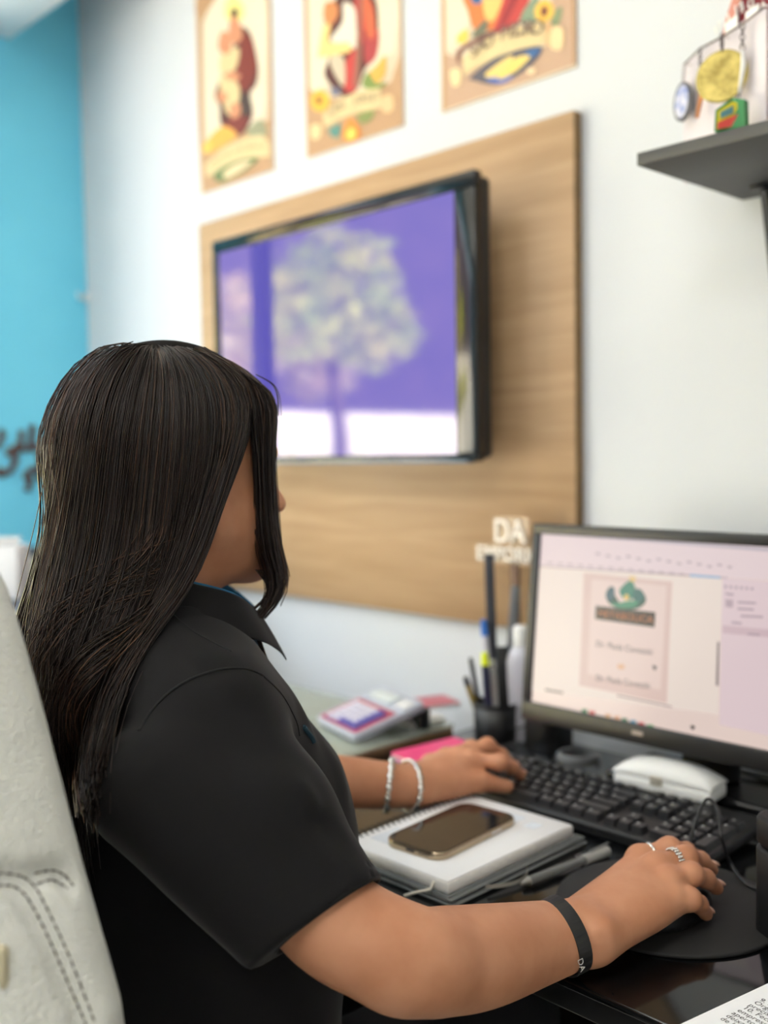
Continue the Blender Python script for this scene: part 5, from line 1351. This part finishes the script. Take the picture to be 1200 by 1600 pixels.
for PL_, n_s, jj in (([(330, 790), (300, 850), (235, 895), (160, 925), (100, 960), (70, 1000)], 26, 9), ([(300, 860), (262, 915), (200, 975), (140, 1020), (100, 1075), (92, 1150)], 40, 10),
                     ([(255, 800), (232, 860), (170, 925), (110, 975), (72, 1030)], 26, 10), ([(250, 940), (190, 1010), (135, 1060), (112, 1120), (124, 1190), (140, 1260)], 40, 8)):
    for _ in range(n_s):
        P = resamp(PL_, 20); s_ = np.linspace(0, 1, 20); P[:, 0] += rng.normal()*jj+rng.normal()*jj*.6*s_; P[:, 1] += rng.normal()*jj*1.4
        Q = lay(P, .006+.005*rng.random())
        if Q is not None: SD.append(Q); SU.append(.2+rng.random()*.8)
SD = np.array(SD)
# loose lock in front of the face and thin wisps (in the plane of the right temple)
LK = [[(300, 552), (376, 600), (392, 660), (398, 710), (400, 760), (404, 840), (414, 884), (428, 916), (412, 950), (386, 978)],
      [(316, 552), (418, 606), (432, 640), (428, 700), (428, 760), (434, 840), (441, 880), (447, 912), (430, 945), (392, 984)]]
LKR = [resamp(g, 40) for g in LK]
lock = []
for _ in range(400):
    t = rng.beta(.9, .9); P = LKR[0]*(1-t)+LKR[1]*t; ln = .80+.2*rng.random() if rng.random() > .25 else .55+.3*rng.random()
    k = np.linspace(0, 39*ln, 20); P = np.stack([np.interp(k, np.arange(40), P[:, q]) for q in (0, 1)], 1); s_ = np.linspace(0, 1, 20)
    P[:, 0] += rng.normal()*4*s_+3.5*np.sin(s_*6+rng.random()*6)*s_; 
    xo = -.800+rng.normal()*.006
    Xs = np.interp(s_, [0, .12, .3, .7, 1], [-.855, -.818, xo+.004, xo, xo-.006])
    Q = np.array([onX(P[q, 0], P[q, 1], Xs[q]) for q in range(20)])
    for q in range(8):
        h = hb.ray_cast(Vector(CAM), Vector(ray(P[q, 0], P[q, 1])).normalized())
        if h[0] is not None:
            n_ = h[1] if h[1].dot(Vector(FW)) < 0 else -h[1]; w_ = 1 if q < 4 else (8-q)/5
            Q[q] = Q[q]*(1-w_)+w_*(np.array(h[0])+np.array(n_)*(.002+.005*rng.random()))
    Q[1:-1] = (Q[:-2]+2*Q[1:-1]+Q[2:])/4
    lock.append(Q)
W3 = [[(405, 890), (420, 915), (414, 935), (398, 950), (378, 968)]]
for _ in range(50):
    P = resamp(W3[0], 20); s_ = np.linspace(0, 1, 20); P[:, 0] += rng.normal()*4*(1-s_)+rng.normal(); lock.append(np.array([onX(p[0], p[1], -.803+rng.normal()*.002) for p in P]))
for _ in range(26):   # long strands that cross the collar and fall on the chest
    P = resamp([(400, 985), (415, 1030), (432, 1060), (455, 1100), (480, 1140)], 20); P[:, 0] += rng.normal()*1.2
    lock.append(np.array([onX(p[0], p[1], -.80-.0*p[1])+A(.0, 0, 0) for p in P]))
for _ in range(5):    # wisp over the forehead
    P = resamp([(400, 585), (425, 600), (434, 620), (435, 650)], 20); P[:, 0] += rng.normal()*3.0*np.linspace(0, 1, 20); lock.append(np.array([onX(p[0], p[1], -.83) for p in P]))
lock = np.array(lock)
for _ in range(2): pass
def strands_mesh(name, SDs, r0, r1, tints):
    N, Mn = SDs.shape[:2]
    T_ = np.gradient(SDs, axis=1); T_ /= np.maximum(np.linalg.norm(T_, axis=2, keepdims=True), 1e-9)
    u_ = np.cross(T_, FW[None, None, :]); u_ /= np.maximum(np.linalg.norm(u_, axis=2, keepdims=True), 1e-9); w_ = np.cross(T_, u_)
    rr = (r0+(r1-r0)*np.linspace(0, 1, Mn))[None, :, None]
    Vv = np.stack([SDs+(u_*math.cos(q)+w_*math.sin(q))*rr for q in (math.pi/2, math.pi/2+2.094, math.pi/2+4.189)], 2).reshape(-1, 3)
    base = (np.arange(N)[:, None]*Mn+np.arange(Mn-1)[None, :]).ravel()*3
    F3 = np.concatenate([np.stack([base+a, base+(a+1) % 3, base+3+(a+1) % 3, base+3+a], 1) for a in range(3)])
    me = quads_mesh(name, Vv, F3); at2 = me.attributes.new('tint', 'FLOAT', 'POINT')
    at2.data.foreach_set('value', np.repeat(tints, Mn*3).astype(np.float32)); return me
tn = np.clip(rng.normal(.36, .2, len(SD))+.28*np.clip(1.2-np.array(SU), 0, 1), 0, 1)  # lighter tint on strands at the back edge paints in the daylight rim
SDm = SD.copy(); SDm[:, :, 0] = MX0-(SDm[:, :, 0]-MX0)*np.interp(SDm[:, :, 2], [1.02, 1.14, 1.22], [.35, .7, 1.0]); SDm[:, :, 1] += np.interp(SDm[:, :, 2], [1.1, 1.2], [.006, 0])
allS = np.concatenate([SD, SDm]); o_ = obj('hair_strands', strands_mesh('hair_strands', allS, .00062, .00042, np.r_[tn, tn]), m_hair, hair); o_['kind'] = 'stuff'
lm = lock[:400].copy(); lm[:, :, 0] = 2*MX0-lm[:, :, 0]
tl = np.clip(rng.normal(.4, .2, len(lock)), 0, 1)
o_ = obj('front_lock', strands_mesh('front_lock', np.concatenate([lock, lm]), .0006, .0004, np.r_[tl, tl[:400]]), m_hair, hair, ); o_['kind'] = 'stuff'; o_['label'] = 'loose lock of hair hanging beside the face'

# ---- wristband, bracelets and rings
wa = (W_-FA2)/np.linalg.norm(W_-FA2); wc = W_-wa*.016; wa = wa+A(0, 0, .22); wa /= np.linalg.norm(wa)
m_band = M('black_silicone', (20, 20, 21), .5)
bbv = bvh_of(Va, Fa)
def around(bv, c, axis, off, n=40, tilt=None, rmax=.09):
    axis = A(*axis)/np.linalg.norm(axis)
    u_ = np.cross(axis, (0, 0, 1)); u_ /= np.linalg.norm(u_); w_ = np.cross(axis, u_); out = []
    for i in range(n):
        q = 2*math.pi*i/n; d = u_*math.cos(q)+w_*math.sin(q)
        h = bv.ray_cast(Vector(c), Vector(d), rmax)
        rr = (np.linalg.norm(np.array(h[0])-c) if h[0] is not None else .03)
        out.append((d, rr+off))
    r_ = np.array([o[1] for o in out]); r_ = (np.roll(r_, 1)+r_+np.roll(r_, -1))/3
    return [o[0] for o in out], r_
ds, rs = around(bbv, wc, wa, .001)
vs = []; nb_ = len(ds); prof = [(-.0065, .0), (-.0065, .0016), (.0065, .0016), (.0065, .0)]
for d, r_ in zip(ds, rs):
    for (h_, t_) in prof: vs.append(wc+wa*h_+d*(r_+t_))
fs = [(i*4+k, i*4+(k+1) % 4, ((i+1) % nb_)*4+(k+1) % 4, ((i+1) % nb_)*4+k) for i in range(nb_) for k in range(4)]
wb_ = MB().add(vs, fs, 0, False).build('wristband', m_band, wo, 'black silicone wristband')
h = cast(bbv, 901, 1497)
if h is not None:
    me = text_mesh('DA', .008, frame(h-FW*.0035, np.cross(wa, FW)*-1, wa)); obj('lettering', me, flat((190, 186, 182)), wb_)
lbv = bvh_of(Vl, Fl); la = dl/np.linalg.norm(dl)
for (cpx, off, nm) in ((616, .0035, 'chunky silver bracelet'), (642, .0035, 'thin silver link bracelet')):
    f_ = (cpx-540)/(648-540); c_ = LW-la*(.034 if cpx < 630 else .006)
    al = la+A(.25, -.1, 0)*(1 if cpx < 630 else -.6)
    ds, rs = around(lbv, c_, al, off, 30); mb = MB()
    for i, (d, r_) in enumerate(zip(ds, rs)):
        p = c_+d*r_; tg = np.cross(al/np.linalg.norm(al), d); f2_ = frame(p, tg, al).to_3x3()
        mb.sphere(tuple(p), .0058, 0, 1, (1.1, .85 if i % 2 else .55, .5), f2_)
    mb.build('bracelet', m_silver, wo, nm)
def ringon(key_, t, off, r_t, nm, flower=False):
    mcp, pip, dip, tip, r = fing[key_]; c_ = mcp+(pip-mcp)*t; axr = (pip-mcp)/np.linalg.norm(pip-mcp)
    u_ = np.cross(axr, (0, 0, 1)); u_ /= np.linalg.norm(u_); w_ = np.cross(u_, axr); R_ = r*1.04+off
    rg_ = MB().tube([tuple(c_+(u_*math.cos(q)+w_*math.sin(q))*R_) for q in [2*math.pi*i/28 for i in range(28)]], r_t, 8, closed=True).build('finger_ring', m_silver, wo, nm)
    if flower:
        mb = MB(); 
        for i in range(9):
            q = .1+i*.28; p = c_+(u_*math.cos(q)+w_*math.sin(q))*(R_+.001)
            for sgn in (-1, 0, 1): mb.sphere(tuple(p+axr*sgn*.0024*(1 if i % 2 else .7)), .0016, 0, 1)
        mb.build('flower_setting', m_silver, rg_)
ringon('ri', .38, .0008, .0019, 'plain silver ring')
ringon('rm', .60, .0008, .0011, 'silver flower ring', True)
